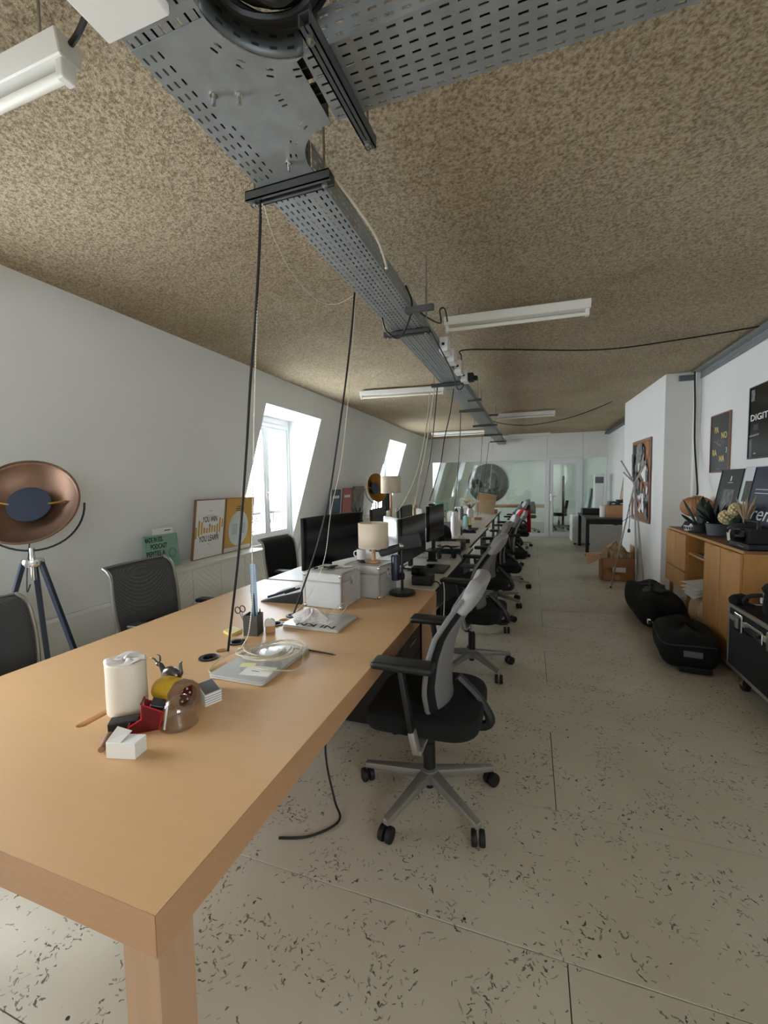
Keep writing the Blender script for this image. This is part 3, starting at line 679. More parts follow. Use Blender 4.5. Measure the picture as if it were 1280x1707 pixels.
# ================================================================== DESKS
TT = .74
d1 = thing('wooden_desk', 'big thick-edged wooden desk filling the foreground', 'desk', (0, 0, 0))
HOL = [slot(-1.305, .985, .24, .034, PI/2, 8), circ(-1.292, 1.496, .026), circ(-1.292, 1.41, .033), circ(-1.292, 1.592, .033), circ(-1.262, 1.945, .026), circ(-1.262, 1.872, .033), circ(-1.25, 2.02, .033)]
plate_with_holes('tabletop', [(-1.955, .506), (-.601, .506), (-.601, 2.76), (-1.955, 2.76)], HOL, TT-.04, .08, 'ply', d1)
for a in ((-1.956, -.600, .5045, .506), (-1.956, -.600, 2.76, 2.7615)): MB().bx(a[0], a[1], a[2], a[3], TT-.08, TT-.0008).build('edge_strip', 'ply_edge_shaded', d1)  # thin strips on the desk edges, their darker tone is painted shade
for a in ((-1.9565, -1.955), (-.601, -.5995)): MB().bx(a[0], a[1], .5045, 2.7615, TT-.08, TT-.0008).build('edge_strip', 'ply_edge_shaded', d1)
for x, y in ((-.642, .547), (-1.913, .547), (-.642, 2.718), (-1.913, 2.718)):
    MB().bx(x-.041, x+.041, y-.041, y+.041, 0, TT-.0805).build('leg', 'ply_leg', d1, bevel=.002, seg=1)
for i, (x, y, lb) in enumerate(((-1.292, 1.41, 'round black desk socket nearest the paper roll'), (-1.292, 1.592, 'round black desk socket beside the yellow sticky notes'), (-1.262, 1.872, 'round desk socket with pale rim behind the tape dispenser'), (-1.25, 2.02, 'round black desk socket under the hanging cable by the white cases'))):
    t = thing('desk_socket', lb, 'socket', (x, y, TT), 0, 'round desk sockets')
    MB().lathe([(.033, -.03), (.033, .0), (.041, .0005), (.041, .004), (.034, .006), (.024, .004), (.022, -.012), (.022, -.03)], 24).build('rim', 'black_plastic', t, smooth=True)
    MB().cyl((0, 0, 0), .0225, -.03, -.012, 20).build('socket_face', 'black_matte', t)
    MB().cyl((.004, .002, 0), .003, -.012, -.004, 8).build('earth_pin', 'chrome', t)
def white_desk(y0, y1, x0, x1, label, z=TT):
    t = thing('office_desk', label, 'desk', ((x0+x1)/2, (y0+y1)/2, 0), 0, 'white desks in a row'); a = (x1-x0)/2; b = (y1-y0)/2
    MB().bx(-a, a, -b+.003, b-.003, z-.026, z).build('tabletop', 'table_white', t, bevel=.002, seg=1)
    MB().bx(a, a+.004, -b+.003, b-.003, z-.026, z-.001).build('edge_strip', 'black_plastic', t)
    for sx in (-1, 1):
        for sy in (-1, 1): MB().bx(sx*(a-.05)-.025, sx*(a-.05)+.025, sy*(b-.06)-.025, sy*(b-.06)+.025, 0, z-.026).build('leg', 'pot_grey', t, bevel=.002, seg=1)
    MB().bx(-a+.05, a-.05, -.02, .02, z-.09, z-.03).build('crossbeam', 'pot_grey', t)
    return t
white_desk(2.79, 4.75, -1.95, -.615, 'white desk right behind the wooden one, carrying headphones and curved monitor')
white_desk(4.76, 6.95, -1.98, -.66, 'second white desk, with the white bottle and papers')
white_desk(6.96, 9.2, -2.0, -.71, 'pale desk in front of the flowers and folded board')
white_desk(9.21, 10.9, -2.0, -.72, 'farthest pale desk close to the glazed partition')
# drawer units and boxes under the desks
def pedestal(x, y, label, w=.42, d=.5, h=.56, m_='black_plastic'):
    t = thing('drawer_unit', label, 'drawer unit', (x, y, 0), 0, 'drawer units under the desks')
    MB().bx(-d/2, d/2, -w/2, w/2, .05, h).build('body', m_, t, bevel=.004)
    for i in range(3):
        z0 = .065+i*(h-.08)/3; o = MB().bx(d/2, d/2+.014, -w/2+.006, w/2-.006, z0, z0+(h-.08)/3-.008).build('drawer', m_, t, bevel=.003)
        MB().bx(d/2+.014, d/2+.022, -.07, .07, z0+.10, z0+.112).build('handle', 'alu', o)
    for sx in (-1, 1):
        for sy in (-1, 1): MB().cyl((sx*(d/2-.05), sy*(w/2-.05), 0), .022, 0, .05, 10).build('wheel', 'rubber', t)
    return t
pedestal(-.95, 2.45, 'dark drawer unit under the far end of the wooden desk')
pedestal(-.98, 3.05, 'black drawer unit under the first white desk')
pedestal(-1.0, 5.05, 'black drawer unit under the second white desk')
# ================================================================== OFFICE CHAIRS
def caster(parent, x, y, a):
    M = T(x, y, .032) @ Rz(a)
    c = MB()
    for s in (-1, 1): c.lathe([(.012, -.0105), (.030, -.0105), (.032, -.006), (.032, .006), (.030, .0105), (.012, .0105)], 18, M @ T(s*.0165, 0, 0) @ Ry(PI/2))
    o = c.build('caster', 'rubber', parent, smooth=True)
    h = MB(); h.lathe([(.034, -.022), (.0355, -.018), (.0355, .018), (.034, .022)], 16, M @ Ry(PI/2)); 
    return o
def star_base(t, a0, metal='alu_cast', R=.325):
    for k in range(5):
        a = a0+k*2*PI/5; M = Rz(a)
        v = [M @ Vector(p) for p in ((.028, -.026, .098), (.028, .026, .098), (.028, .026, .142), (.028, -.026, .142), (R, -.015, .072), (R, .015, .072), (R, .015, .098), (R, -.015, .098))]
        o = MB().add(v, [(0, 1, 2, 3), (7, 6, 5, 4), (0, 4, 5, 1), (1, 5, 6, 2), (2, 6, 7, 3), (3, 7, 4, 0)]).build('base_leg', metal, t, bevel=.006, smooth=True)
        caster(o, (R-.008)*math.cos(a), (R-.008)*math.sin(a), a+.9+k)
    MB().lathe([(.0, .075), (.03, .078), (.042, .095), (.042, .145), (.03, .15), (.0, .15)], 18).build('hub', metal, t, smooth=True)
    MB().lathe([(.0, .055), (.020, .055), (.020, .08)], 14).build('hub_cap', 'black_plastic', t, smooth=True)
    MB().lathe([(.028, .145), (.028, .27), (.022, .275), (.022, .29)], 16).build('column_sleeve', 'black_plastic', t, smooth=True)
    MB().lathe([(.014, .28), (.014, .40)], 14).build('gas_column', 'chrome', t, smooth=True)
def rounded(w, d, r, n=6, front=0):
    pts = []
    for cx, cy, a in ((w/2-r, d/2-r, 0), (-w/2+r, d/2-r, PI/2), (-w/2+r, -d/2+r, PI), (w/2-r, -d/2+r, 1.5*PI)):
        pts += [(cx+r*math.cos(a+PI/2*i/n), cy+r*math.sin(a+PI/2*i/n)) for i in range(n+1)]
    return pts
def cushion(w, d, z0, z1, r, front_drop=0):
    m_ = MB(); rings = []
    for sc, z in ((.90, z0), (.97, z0+.012), (1.0, z0+.03), (1.0, z1-.025), (.97, z1-.008), (.88, z1), (.5, z1-.006)):
        rings.append([Vector((x*sc, y*sc, z - (front_drop*max(0, (y*sc)/(d/2))**3))) for x, y in rounded(w, d, r)])
    n = len(rings[0]); vs = [v for rg in rings for v in rg]
    fs = [(i*n+j, i*n+(j+1) % n, (i+1)*n+(j+1) % n, (i+1)*n+j) for i in range(len(rings)-1) for j in range(n)]
    fs += [tuple(range(n-1, -1, -1)), tuple(range((len(rings)-1)*n, len(rings)*n))]
    return m_.add(vs, fs)
def interp(tab, z):
    for (a, va), (b, vb) in zip(tab, tab[1:]):
        if z <= b: 
            t_ = (z-a)/(b-a); t_ = max(0, t_); return va+(vb-va)*t_
    return tab[-1][1]
BACKY = [(.44, -.10), (.52, -.075), (.62, -.07), (.74, -.085), (.84, -.115), (.92, -.165), (.99, -.215), (1.07, -.25)]
BACKW = [(.44, .28), (.50, .36), (.60, .43), (.74, .45), (.88, .43), (.95, .37), (.99, .34), (1.03, .33), (1.07, .24)]
def sheet(z0, z1, dy, inset, curve=.035, nu=12, nv=16, wscale=1.0):
    def fn(u, v):
        z = z0+(z1-z0)*v; w_ = interp(BACKW, z)/2*wscale-inset; x = (u*2-1)*w_
        return Vector((x, interp(BACKY, z)+dy+curve*(2*u-1)**2*(1-.3*v), z))
    return MB().grid(fn, nu, nv)
def task_chair(label, a0=-39, cap='grey_leather', arms=True, panel='grey_mesh'):
    t = thing('office_chair', label, 'office chair', (0, 0, 0), 0, 'office chairs')
    star_base(t, math.radians(a0))
    MB().bx(-.11, .11, -.16, .13, .385, .43).build('tilt_mechanism', 'black_plastic', t, bevel=.012)
    cushion(.50, .50, .425, .515, .12, .03).build('seat', 'black_fabric', t, smooth=True)
    MB().tube([(.14, .10, .40), (.20, .12, .36), (.22, .12, .30)], .008).build('lever', 'black_plastic', t, smooth=True)
    bk = sheet(.45, 1.0, 0, 0).build('backrest', 'black_fabric', t, smooth=True, thick=.030)
    sheet(.50, .965, -.026, .045).build('rear_panel', panel, bk, smooth=True, thick=.010)
    for s in (-1, 1):
        pts = [(s*(interp(BACKW, z)/2+.004), interp(BACKY, z)+.038, z) for z in [.45+.55*i/14 for i in range(15)]]
        MB().tube(pts, .011, 8).build('side_rim', panel, bk, smooth=True)
    def capf(u, v):
        z = .945+.125*v; w_ = interp(BACKW, z)/2+.012; x = (2*u-1)*w_; return Vector((x, interp(BACKY, z)-.004+.025*(2*u-1)**2, z))
    MB().grid(capf, 12, 8).build('head_cap', cap, t, smooth=True, thick=.055, subsurf=1)
    MB().tube(smoothpath([(0, -.12, .40), (0, -.24, .39), (0, -.275, .43), (0, -.22, .52), (0, -.135, .60)], 5), .022, 8).build('back_bracket', 'black_plastic', t, smooth=True)
    if arms:
        for s in (-1, 1):
            a = MB().bx(-.045, .045, -.115, .135, -.016, .016, T(s*.29, .025, .752)).build('armrest', 'black_plastic', t, bevel=.014, seg=3, smooth=True)
            MB().bar((s*.288, .0, .47), (s*.29, .045, .737), .042, .022, up=(0, 1, 0)).build('arm_post', 'black_plastic', t, bevel=.006, smooth=True)
            MB().bar((s*.288, -.018, .40), (s*.288, .003, .49), .048, .028, up=(0, 1, 0)).build('arm_bracket', 'alu_cast', t, bevel=.008, smooth=True)
            MB().bar((s*.10, -.02, .405), (s*.30, -.02, .405), .04, .02).build('arm_beam', 'alu_cast', t, bevel=.005, smooth=True)
    return t
FL = PI/2          # facing -X
def put(ch, x, y, deg): ch.location = (x, y, 0); ch.rotation_euler = (0, 0, FL+math.radians(deg)); return ch
c1 = put(task_chair('grey-backed black office chair standing alone in front of the wooden desk', -39-90), -.44, 1.85, 0)
extra = [(-.44, 3.33, -6, 'second office chair along the desks, grey back and headrest'), (-.45, 4.40, -4, 'third office chair along the desks, its grey back partly hidden'),
         (-.40, 5.22, 8, 'fourth office chair, dark back just before the one with red cloth'), (-.33, 6.15, 20, 'office chair with a red cloth hung over its grey back'),
         (-.42, 7.5, 0, 'dark office chair just beyond the one with the red cloth'), (-.33, 8.75, 10, 'black office chair near the far end of the desks'), (-.30, 9.9, -10, 'farthest office chair, right before the glazed partition')]
for x, y, dg, lb in extra:
    c = copy_tree(c1); c['label'] = lb; put(c, x, y, dg)
    if 'red cloth hung' in lb: redc = c
rc = MB().grid(lambda u, v: Vector((-.07+.15*u+.012*math.sin(v*9), 0, 0)) + (Vector((0, -.185+.10*0, 1.0)) if 0 else Vector((0, (-.075 if v < .5 else -.27) + .05*math.sin(u*14)*.5 - (.12 if .45 < v < .55 else 0)*0, .72+.58*v if v < .5 else 1.01-.5*(v-.5)))), 10, 14)
def cloth(u, v):
    x = -.06+.13*u
    if v < .62: z = .70+.31*(v/.62); y = interp(BACKY, z)+.055
    elif v < .72: k = (v-.62)/.10; z = 1.01+.085*math.sin(PI*k); y = -.20-.12*k
    else: z = 1.01-.25*(v-.72)/.28; y = -.315
    return Vector((x, y+.012*math.sin(u*16+v*3), z))
ro = MB().grid(cloth, 16, 26).build('red_cloth', 'red_cloth', None, smooth=True, thick=.006); ro.matrix_world = T(-.33, 6.15, 0) @ Rz(FL+math.radians(20)); tag(ro, 'red cloth draped over the back of an office chair', 'cloth')
# mesh-backed chairs on the wall side of the desks
def net_chair(label, ox, oy, deg, top=1.0, mt='chair_net', arms=True):
    t = thing('mesh_chair', label, 'office chair', (ox, oy, 0), -PI/2+math.radians(deg), 'mesh chairs on the wall side')
    star_base(t, .5)
    MB().bx(-.1, .1, -.14, .12, .385, .43).build('tilt_mechanism', 'black_plastic', t, bevel=.01)
    cushion(.49, .47, .42, .49, .12, .03).build('seat', 'black_fabric', t, smooth=True)
    H0, H1 = .52, top
    def prof(v):
        y = -.215-.055*v - (.06*max(0, (v-.82)/.18)**2)
        return y, H0+(H1-H0)*v - (.012*max(0, (v-.9)/.1)**2)
    def fn(u, v):
        y, z = prof(v); w_ = (.235+.02*math.sin(PI*v)) ; return Vector(((2*u-1)*w_, y-.02*(1-(2*u-1)**2), z))
    b = MB().grid(fn, 14, 16).build('backrest', mt, t, smooth=True, thick=.003)
    for s in (0, 1): MB().tube([fn(s, i/16)+Vector(((s*2-1)*.004, 0, 0)) for i in range(17)], .011, 8).build('back_frame', 'alu', b, smooth=True)
    MB().tube([fn(i/14, 1) for i in range(15)], .009, 8).build('top_frame', 'grey_mesh', b, smooth=True)
    MB().grid(lambda u, v: fn(u, v*.32)+Vector((0, -.008, 0)), 12, 4).build('lumbar_pad', 'grey_fabric', b, smooth=True, thick=.01)
    MB().bar((0, -.10, .41), (0, -.225, .43), .06, .03).build('back_beam', 'black_plastic', t); MB().bar((0, -.228, .42), (0, -.24, .60), .05, .02, up=(0, 1, 0)).build('back_stem', 'black_plastic', t)
    for s in ((-1, 1) if arms else ()):
        MB().bx(-.04, .04, -.11, .12, -.014, .014, T(s*.285, .02, .665)).build('armrest', 'black_plastic', t, bevel=.012, smooth=True)
        MB().bar((s*.27, 0, .41), (s*.283, 0, .655), .035, .02, up=(0, 1, 0)).build('arm_post', 'black_plastic', t, bevel=.004); MB().bar((s*.09, 0, .405), (s*.28, 0, .405), .035, .018).build('arm_beam', 'alu', t)
    return t
net_chair('mesh chair at the left edge of the picture beside the desk', -2.12, 1.18, 6, .95, arms=False)
net_chair('dark mesh chair pulled up to the desk below the green book', -2.13, 2.09, 4, .99)
net_chair('black mesh chair half hidden behind the curved black screen', -2.15, 3.66, -4, .95, 'black_fabric')
net_chair('mesh chair on the wall side of the second white desk', -2.2, 5.6, 8, .95)
# ================================================================== THINGS ON THE WOODEN DESK
def base3(A, B, C, h, z=TT):
    """prism standing on three picture points of its footprint"""
    a, b, c = atz(*A, z), atz(*B, z), atz(*C, z); d_ = a+c-b
    return [(p.x, p.y) for p in (a, b, c, d_)], h
def local(poly): 
    cx = sum(p[0] for p in poly)/len(poly); cy = sum(p[1] for p in poly)/len(poly); return [(x-cx, y-cy) for x, y in poly], (cx, cy)
# paper roll in plastic wrap
t = thing('paper_roll', 'tall cream paper roll in clear wrap at the left of the desk', 'paper roll', (-1.246, .990, TT))
MB().lathe([(.0, .0), (.056, .0), (.060, .004), (.0605, .06), (.0595, .12), (.0605, .165), (.056, .170), (.022, .168), (.020, .12)], 32, None, 1.06, .94).build('roll', 'pot_white', t, smooth=True)
def crumple(u, v):
    a = 2*PI*u; r = .004+.057*v; return Vector((r*1.06*math.cos(a), r*.94*math.sin(a), .171+.006*math.sin(a*5+v*9)*v*(1.2-v)*2+.004*math.sin(a*3+2)))
MB().grid(crumple, 36, 6).build('plastic_wrap', 'mug_white', t, smooth=True, thick=.0008)
# little white carton
poly, h = base3((177, 1264.5), (225.6, 1266.5), (245.4, 1249), .045); lp, (cx, cy) = local(poly)
t = thing('small_carton', 'small white cardboard carton with one flap lifted at the desk front', 'box', (cx, cy, TT))
MB().prism(lp, 0, .044).build('carton_body', 'paper', t, bevel=.0012, seg=1)
e = [Vector((*p, .0445)) for p in lp]; mid = (e[0]+e[1])/2; mid2 = (e[2]+e[3])/2
MB().add([e[0]+(e[3]-e[0])*.05, mid+(mid2-mid)*.05, mid2+Vector((0, 0, .008)), e[3]+Vector((-.006, .004, .016))], [(0, 1, 2, 3)]).build('flap', 'photo_grey' if 0 else 'white_plastic', t, thick=.001)
o = MB().tube([atz(169, 1250, TT+.012), atz(183, 1226, TT+.012)], [.009, .012], 10).build('marker_pen', 'oak_dark', None, smooth=True); tag(o, 'dark brown stub lying behind the small white carton', 'pen')
# black and red cutter
c = atz(205, 1214, TT)
t = thing('tape_cutter', 'black and clear red plastic tape cutter lying among the desk clutter', 'tape cutter', (c.x, c.y, TT), math.radians(38))
MB().bx(-.035, .045, -.022, .022, .0, .030).build('black_block', 'black_plastic', t, bevel=.003)
MB().bx(.052, .092, -.03, .02, .035, .098, Ry(.35)).build('black_head', 'black_plastic', t, bevel=.004)
fr_ = [(.03, .0), (.105, -.004), (.118, .052), (.062, .085), (.06, .04), (.025, .022)]
MX = Matrix(((1, 0, 0, 0), (0, 0, 1, 0), (0, 1, 0, 0), (0, 0, 0, 1)))
MB().prism(fr_, -.047, -.043, MX).build('red_cheek', 'red_clear', t); MB().prism(fr_, -.006, -.002, MX).build('red_cheek', 'red_clear', t)
for p in fr_: MB().tube([(p[0], -.047, p[1]+.002), (p[0], -.002, p[1]+.002)], .0035, 6).build('red_rib', 'red_clear', t)
MB().tube([(x, -.047, z+.001) for x, z in fr_], .0025, 5, closed=True).build('red_rim', 'red_cloth', t)
MB().bx(.04, .10, -.04, -.008, .004, .028).build('tape_core', 'black_plastic', t, bevel=.004)
# yellow rounded toy with wooden end
c = atz(262, 1198, TT)
t = thing('yellow_toy', 'yellow rounded barrel with a wooden octagonal end, lying on the desk', 'toy', (c.x-.022, c.y+.085, TT+.045), math.radians(-8))
MB().lathe([(.0, -.075), (.022, -.072), (.036, -.06), (.044, -.035), (.0455, 0), (.044, .03), (.043, .045)], 24, Ry(PI/2)).build('barrel', 'yellow', t, smooth=True)
for x in (-.01, .015): MB().lathe([(.0458, -.002), (.0466, 0), (.0458, .002)], 24, T(x, 0, 0) @ Ry(PI/2)).build('rib', 'yellow', t, smooth=True)
MB().lathe([(.030, .035), (.047, .035), (.050, .07), (.050, .078), (.036, .078), (.034, .05)], 8, Rx(0) @ Ry(PI/2) @ Rz(PI/8)).build('wooden_end', 'frame_wood', t)
MB().lathe([(.0, .056), (.035, .056)], 8, Ry(PI/2) @ Rz(PI/8)).build('dark_face', 'red_clear', t)
for i in range(6):
    a = i*PI/3; MB().sphere((.060, .02*math.cos(a), .02*math.sin(a)), .0035, 8, 5).build('bead', 'pot_white', t, smooth=True)
# pewter figurine
c = aty(278, 1142, 1.09); 
t = thing('metal_figurine', 'small shiny pewter animal figurine behind the yellow toy', 'figurine', (c.x-.01, 1.10, TT))
g = MB(); g.tube(smoothpath([(-.012, 0, .055), (.0, 0, .085), (.022, 0, .092), (.045, 0, .082), (.052, 0, .07)], 5), [.009+.009*math.sin(PI*i/20) for i in range(21)], 10)
for x, y in ((-.004, .012), (-.004, -.012), (.04, .012), (.04, -.012)): g.tube(smoothpath([(x, y, .075), (x+.008, y, .045), (x-.003, y*1.2, .0)], 4), [.009, .009, .008, .007, .006, .0055, .005, .005, .006], 7)
g.bx(-.03, .06, -.025, .025, 0, .006); g.build('body', 'pewter', t, smooth=True)
g = MB(); g.tube(smoothpath([(-.010, 0, .085), (-.022, 0, .108), (-.03, 0, .115)], 4), [.010, .009, .009, .008, .008, .007, .007, .006, .005], 8); g.sphere((-.034, 0, .112), .010, 10, 6, (1.3, .8, .9)); g.build('head', 'pewter', t, smooth=True)
for s in (-1, 1): MB().tube(smoothpath([(-.032, s*.005, .12), (-.04, s*.012, .135), (-.056, s*.014, .136)], 4), [.0035, .0033, .003, .003, .0028, .0026, .0022, .0018, .001], 6).build('horn', 'pewter', t, smooth=True)
MB().tube(smoothpath([(.05, 0, .075), (.066, 0, .095), (.06, .004, .12), (.066, .004, .132)], 4), [.008]*5+[.006]*4+[.004]*3+[.002], 7).build('tail', 'pewter', t, smooth=True)
# glass dome
c = atz(299, 1207, TT)
t = thing('glass_dome', 'clear glass dome standing on the desk in front of the yellow toy', 'glass dome', (c.x, c.y, TT))
MB().lathe([(.050, 0), (.054, .002), (.054, .006), (.049, .008), (.048, .04), (.044, .062), (.034, .080), (.018, .090), (.0001, .093)], 32).build('dome', 'clear_dome', t, smooth=True)
MB().lathe([(.0001, .0005), (.053, .0005), (.056, .003), (.053, .006), (.050, .0065)], 32).build('base_ring', 'clear_dome', t, smooth=True)
MB().bar((-.012, -.0455, .006), (-.010, -.030, .080), .008, .001).build('label_strip', 'mug_white', t)
# card deck
poly, h = base3((322, 1185), (351, 1173), (336, 1152), .04); lp, (cx, cy) = local([(p[0], p[1]) for p in poly])
t = thing('card_box', 'small grey box with white edges right of the yellow toy', 'box', (cx, cy, TT))
t.location.x += .022; t.location.y += .03; MB().prism(lp, 0, .038).build('box_body', 'paper', t, bevel=.001, seg=1); MB().prism([(x*.88, y*.88) for x, y in lp], .038, .0395).build('box_top', 'pot_grey', t)
for k in range(4): MB().prism([(x*1.006, y*1.006) for x, y in lp], .006+.008*k, .008+.008*k).build('card_edge', 'pot_grey', t)
# laptop in the middle of the desk
def laptop(label, x0, x1, y0, y1, z=TT, m_='laptop'):
    t = thing('laptop', label, 'laptop', ((x0+x1)/2, (y0+y1)/2, z)); a, b = (x1-x0)/2, (y1-y0)/2
    MB().prism(rounded(2*a, 2*b, .012), .002, .0095).build('base', m_, t, bevel=.002, smooth=True); MB().prism(rounded(2*a, 2*b, .012), .0105, .0165).build('lid', m_, t, bevel=.002, smooth=True)
    for k in range(2): MB().bx(-a-.0006, -a+.002, -b+.03+.022*k, -b+.044+.022*k, .004, .008).build('port', 'ink', t)
    for sx in (-1, 1):
        for sy in (-1, 1): MB().cyl((sx*(a-.02), sy*(b-.02), 0), .005, 0, .002, 8).build('foot', 'rubber', t)
    return t
lp1 = laptop('closed silver laptop under the coiled cream cable', -1.155, -.915, 1.255, 1.605)
o = MB().bx(-.062, .058, -.040, .040, 0, .0006, Rz(.12)).build('paper_card', 'paper', None); o.location = (-.985, 1.335, TT+.0167); tag(o, 'white card with a black mark on the silver laptop', 'card')
MB().bx(.015, .04, .002, .008, .0006, .001, Rz(.5)).build('black_mark', 'ink', o); MB().bx(-.03, .005, -.008, -.005, .0006, .001).build('print_line', 'ink', o)
t = thing('charger', 'white square charger brick inside the coiled cable on the laptop', 'charger', (-1.005, 1.475, TT+.0167), .3); MB().bx(-.038, .038, -.038, .038, 0, .028).build('brick', 'white_gloss', t, bevel=.007, seg=3, smooth=True)
def coil(cx, cy, z, r, turns, label, name='coiled_cable', m_='cable_cream', rr=.0032, jit=.02, ext=None):
    pts = []; n = int(turns*14)
    for i in range(n):
        a = i/14*2*PI; R_ = r*(1+.25*math.sin(i*.37))*(1+random.uniform(-jit, jit)); pts.append((cx+R_*math.cos(a)*1.05+.02*math.sin(i*.11), cy+R_*math.sin(a)*.9+.02*math.cos(i*.09), z+.004+.011*(1+math.sin(i*.53))+.006*i/14))
    if ext: pts += ext
    o = MB().tube(smoothpath(pts, 3), rr, 6).build(name, m_, None, smooth=True); return tag(o, label, 'cable')
coil(-1.03, 1.46, TT+.018, .085, 4.2, 'cream charger cable coiled on the silver laptop', ext=[(-.90, 1.52, TT+.03), (-.86, 1.42, TT+.006), (-.93, 1.33, TT+.03), (-1.0, 1.34, TT+.024)])
coil(-.985, 1.46, TT+.022, .095, 2.3, 'second cream cable looped over the laptop edge', rr=.0036)
cord([(-1.155, 1.28, TT+.004), (-1.20, 1.31, TT+.004), (-1.215, 1.38, TT+.01), (-1.19, 1.46, TT+.02), (-1.12, 1.47, TT+.025)], .003, 'cable_cream', 'cream cable bending off the left side of the laptop', 'charger_cable')
t = thing('cable_plug', 'small white plug at the end of the bead chain', 'plug', (-1.19, 1.50, TT), .6); MB().bx(-.018, .018, -.012, .012, 0, .022).build('plug_body', 'white_plastic', t, bevel=.004, smooth=True)
o = MB().bx(-.03, .03, -.018, .018, 0, .0008, Rz(.3)).build('yellow_note', 'skin_note', None); o.location = (-1.06, 1.37, TT+.0168); tag(o, 'small pale yellow note on the laptop under the cable', 'note')
t = thing('pencil', 'thin dark pencil lying right of the laptop', 'pencil', (-.865, 1.60, TT+.0035), math.radians(-6)); MB().tube([(-.085, 0, 0), (.07, 0, 0)], .0034, 6).build('shaft', 'black_plastic', t); MB().tube([(.07, 0, 0), (.085, 0, 0)], [.0034, .0006], 6).build('tip', 'frame_wood', t)
# second laptop with lettering
lp2 = laptop('closed grey laptop with dark lettering and a cable on its lid', -1.205, -.89, 1.835, 2.085)
text_obj('lettering', 'NI KN', .05, T(.02, -.092, .0168) @ Rz(PI), 'ink', lp2, width=.21, bold=.0012)
o = MB().bx(-.06, .06, -.035, .035, 0, .0015, Rz(-.15)).build('paper_slip', 'paper', None); o.location = (-1.03, 1.94, TT+.0168); tag(o, 'white paper slip on the lettered laptop', 'paper')
t = thing('plastic_bag', 'crumpled clear plastic bag with cables on the lettered laptop', 'plastic bag', (-1.11, 1.965, TT+.0168))
def blob(u, v):
    a = 2*PI*u; r = math.sin(PI*v*.5); s_ = 1+.22*math.sin(5*a+3*v)+.14*math.sin(9*a+11*v); return Vector((.085*r*s_*math.cos(a), .07*r*s_*math.sin(a), .045*math.cos(PI*v*.5)*(1+.3*math.sin(7*a+5*v))))
MB().grid(blob, 40, 10).build('bag_skin', 'mug_white', t, thick=.0008)
cord([(-1.03, 1.97, TT+.02), (-1.0, 1.99, TT+.05), (-.965, 2.04, TT+.085), (-.945, 2.07, TT+.07), (-.965, 2.03, TT+.035), (-1.04, 2.02, TT+.028), (-1.09, 1.99, TT+.035)], .0022, 'cable_cream', 'thin cream wire looping up from the lettered laptop', 'thin_wire')
cord([(-1.23, 2.0, TT+.006), (-1.19, 1.97, TT+.012), (-1.17, 1.92, TT+.02), (-1.13, 1.90, TT+.025)], .004, 'cable_white', 'white cable reaching the lettered laptop from the desk socket', 'white_cable')
# pen cup
t = thing('pen_cup', 'square dark olive pen cup holding scissors and pens', 'pen cup', (-1.288, 1.715, TT), math.radians(12))
for x0, x1, y0, y1 in ((-.036, .036, -.036, -.032), (-.036, .036, .032, .036), (-.036, -.032, -.032, .032), (.032, .036, -.032, .032)): MB().bx(x0, x1, y0, y1, 0, .100).build('cup_wall', 'olive_grey', t, bevel=.001, seg=1)
MB().bx(-.032, .032, -.032, .032, 0, .005).build('cup_bottom', 'olive_grey', t)
def instand(name, label, cat, x, y, lean, build):
    t = thing(name, label, cat, M=T(-1.288, 1.715, TT+.006) @ Rz(math.radians(12)) @ T(x, y, 0) @ Ry(lean)); build(t); return t
instand('ruler', 'clear bluish ruler standing in the pen cup', 'ruler', .006, .01, -.01, lambda t: MB().bx(-.015, .015, -.0012, .0012, 0, .34).build('blade', 'clear_ruler', t))
def sc(t):
    for s in (-1, 1):
        MB().tube([(s*.013+.013*math.cos(2*PI*i/14), 0, .125+.016*math.sin(2*PI*i/14)) for i in range(14)], .0026, 6, closed=True).build('handle', 'black_plastic', t, smooth=True); MB().bar((s*.006, 0, .11), (-s*.004, 0, .02), .006, .0015).build('blade', 'alu', t)
instand('scissors', 'black-handled scissors in the pen cup', 'scissors', -.022, -.02, -.28, sc)
for i, (x, y, l_, mm) in enumerate(((.018, -.015, .20, 'ink'), (-.005, .02, .23, 'clear_ruler'), (.022, .016, .115, 'poster_navy'))):
    instand('pen', ('black pen leaning in the pen cup', 'pale blue pen standing behind the ruler in the pen cup', 'short navy pen in the pen cup')[i], 'pen', x, y, (-.02, -.05, .06)[i], lambda t, l_=l_, mm=mm: (MB().tube([(0, 0, 0), (0, 0, l_*.85)], .004, 8).build('barrel', mm, t), MB().tube([(0, 0, l_*.85), (0, 0, l_)], [.0042, .002], 8).build('cap', 'ink', t)))
t = thing('tape_dispenser', 'small brown and white tape dispenser right of the pen cup', 'tape dispenser', (-1.222, 1.755, TT), .5)
MB().bx(-.02, .025, -.018, .018, 0, .035).build('base', 'lamp_wood', t, bevel=.004); MB().lathe([(.012, -.011), (.026, -.011), (.026, .011), (.012, .011)], 20, T(0, 0, .045) @ Rx(PI/2)).build('tape_roll', 'mug_white', t, smooth=True)
poly, h = base3((372, 1055), (386, 1061), (404, 1053), .01); lp, (cx, cy) = local(poly); t = thing('sticky_notes', 'pad of yellow sticky notes left of the pen cup', 'sticky notes', (cx, cy, TT)); MB().prism(lp, 0, .012).build('pad', 'sticky', t); MB().prism([(x*.98, y*.98) for x, y in lp], .012, .0124).build('top_note', 'skin_note', t)
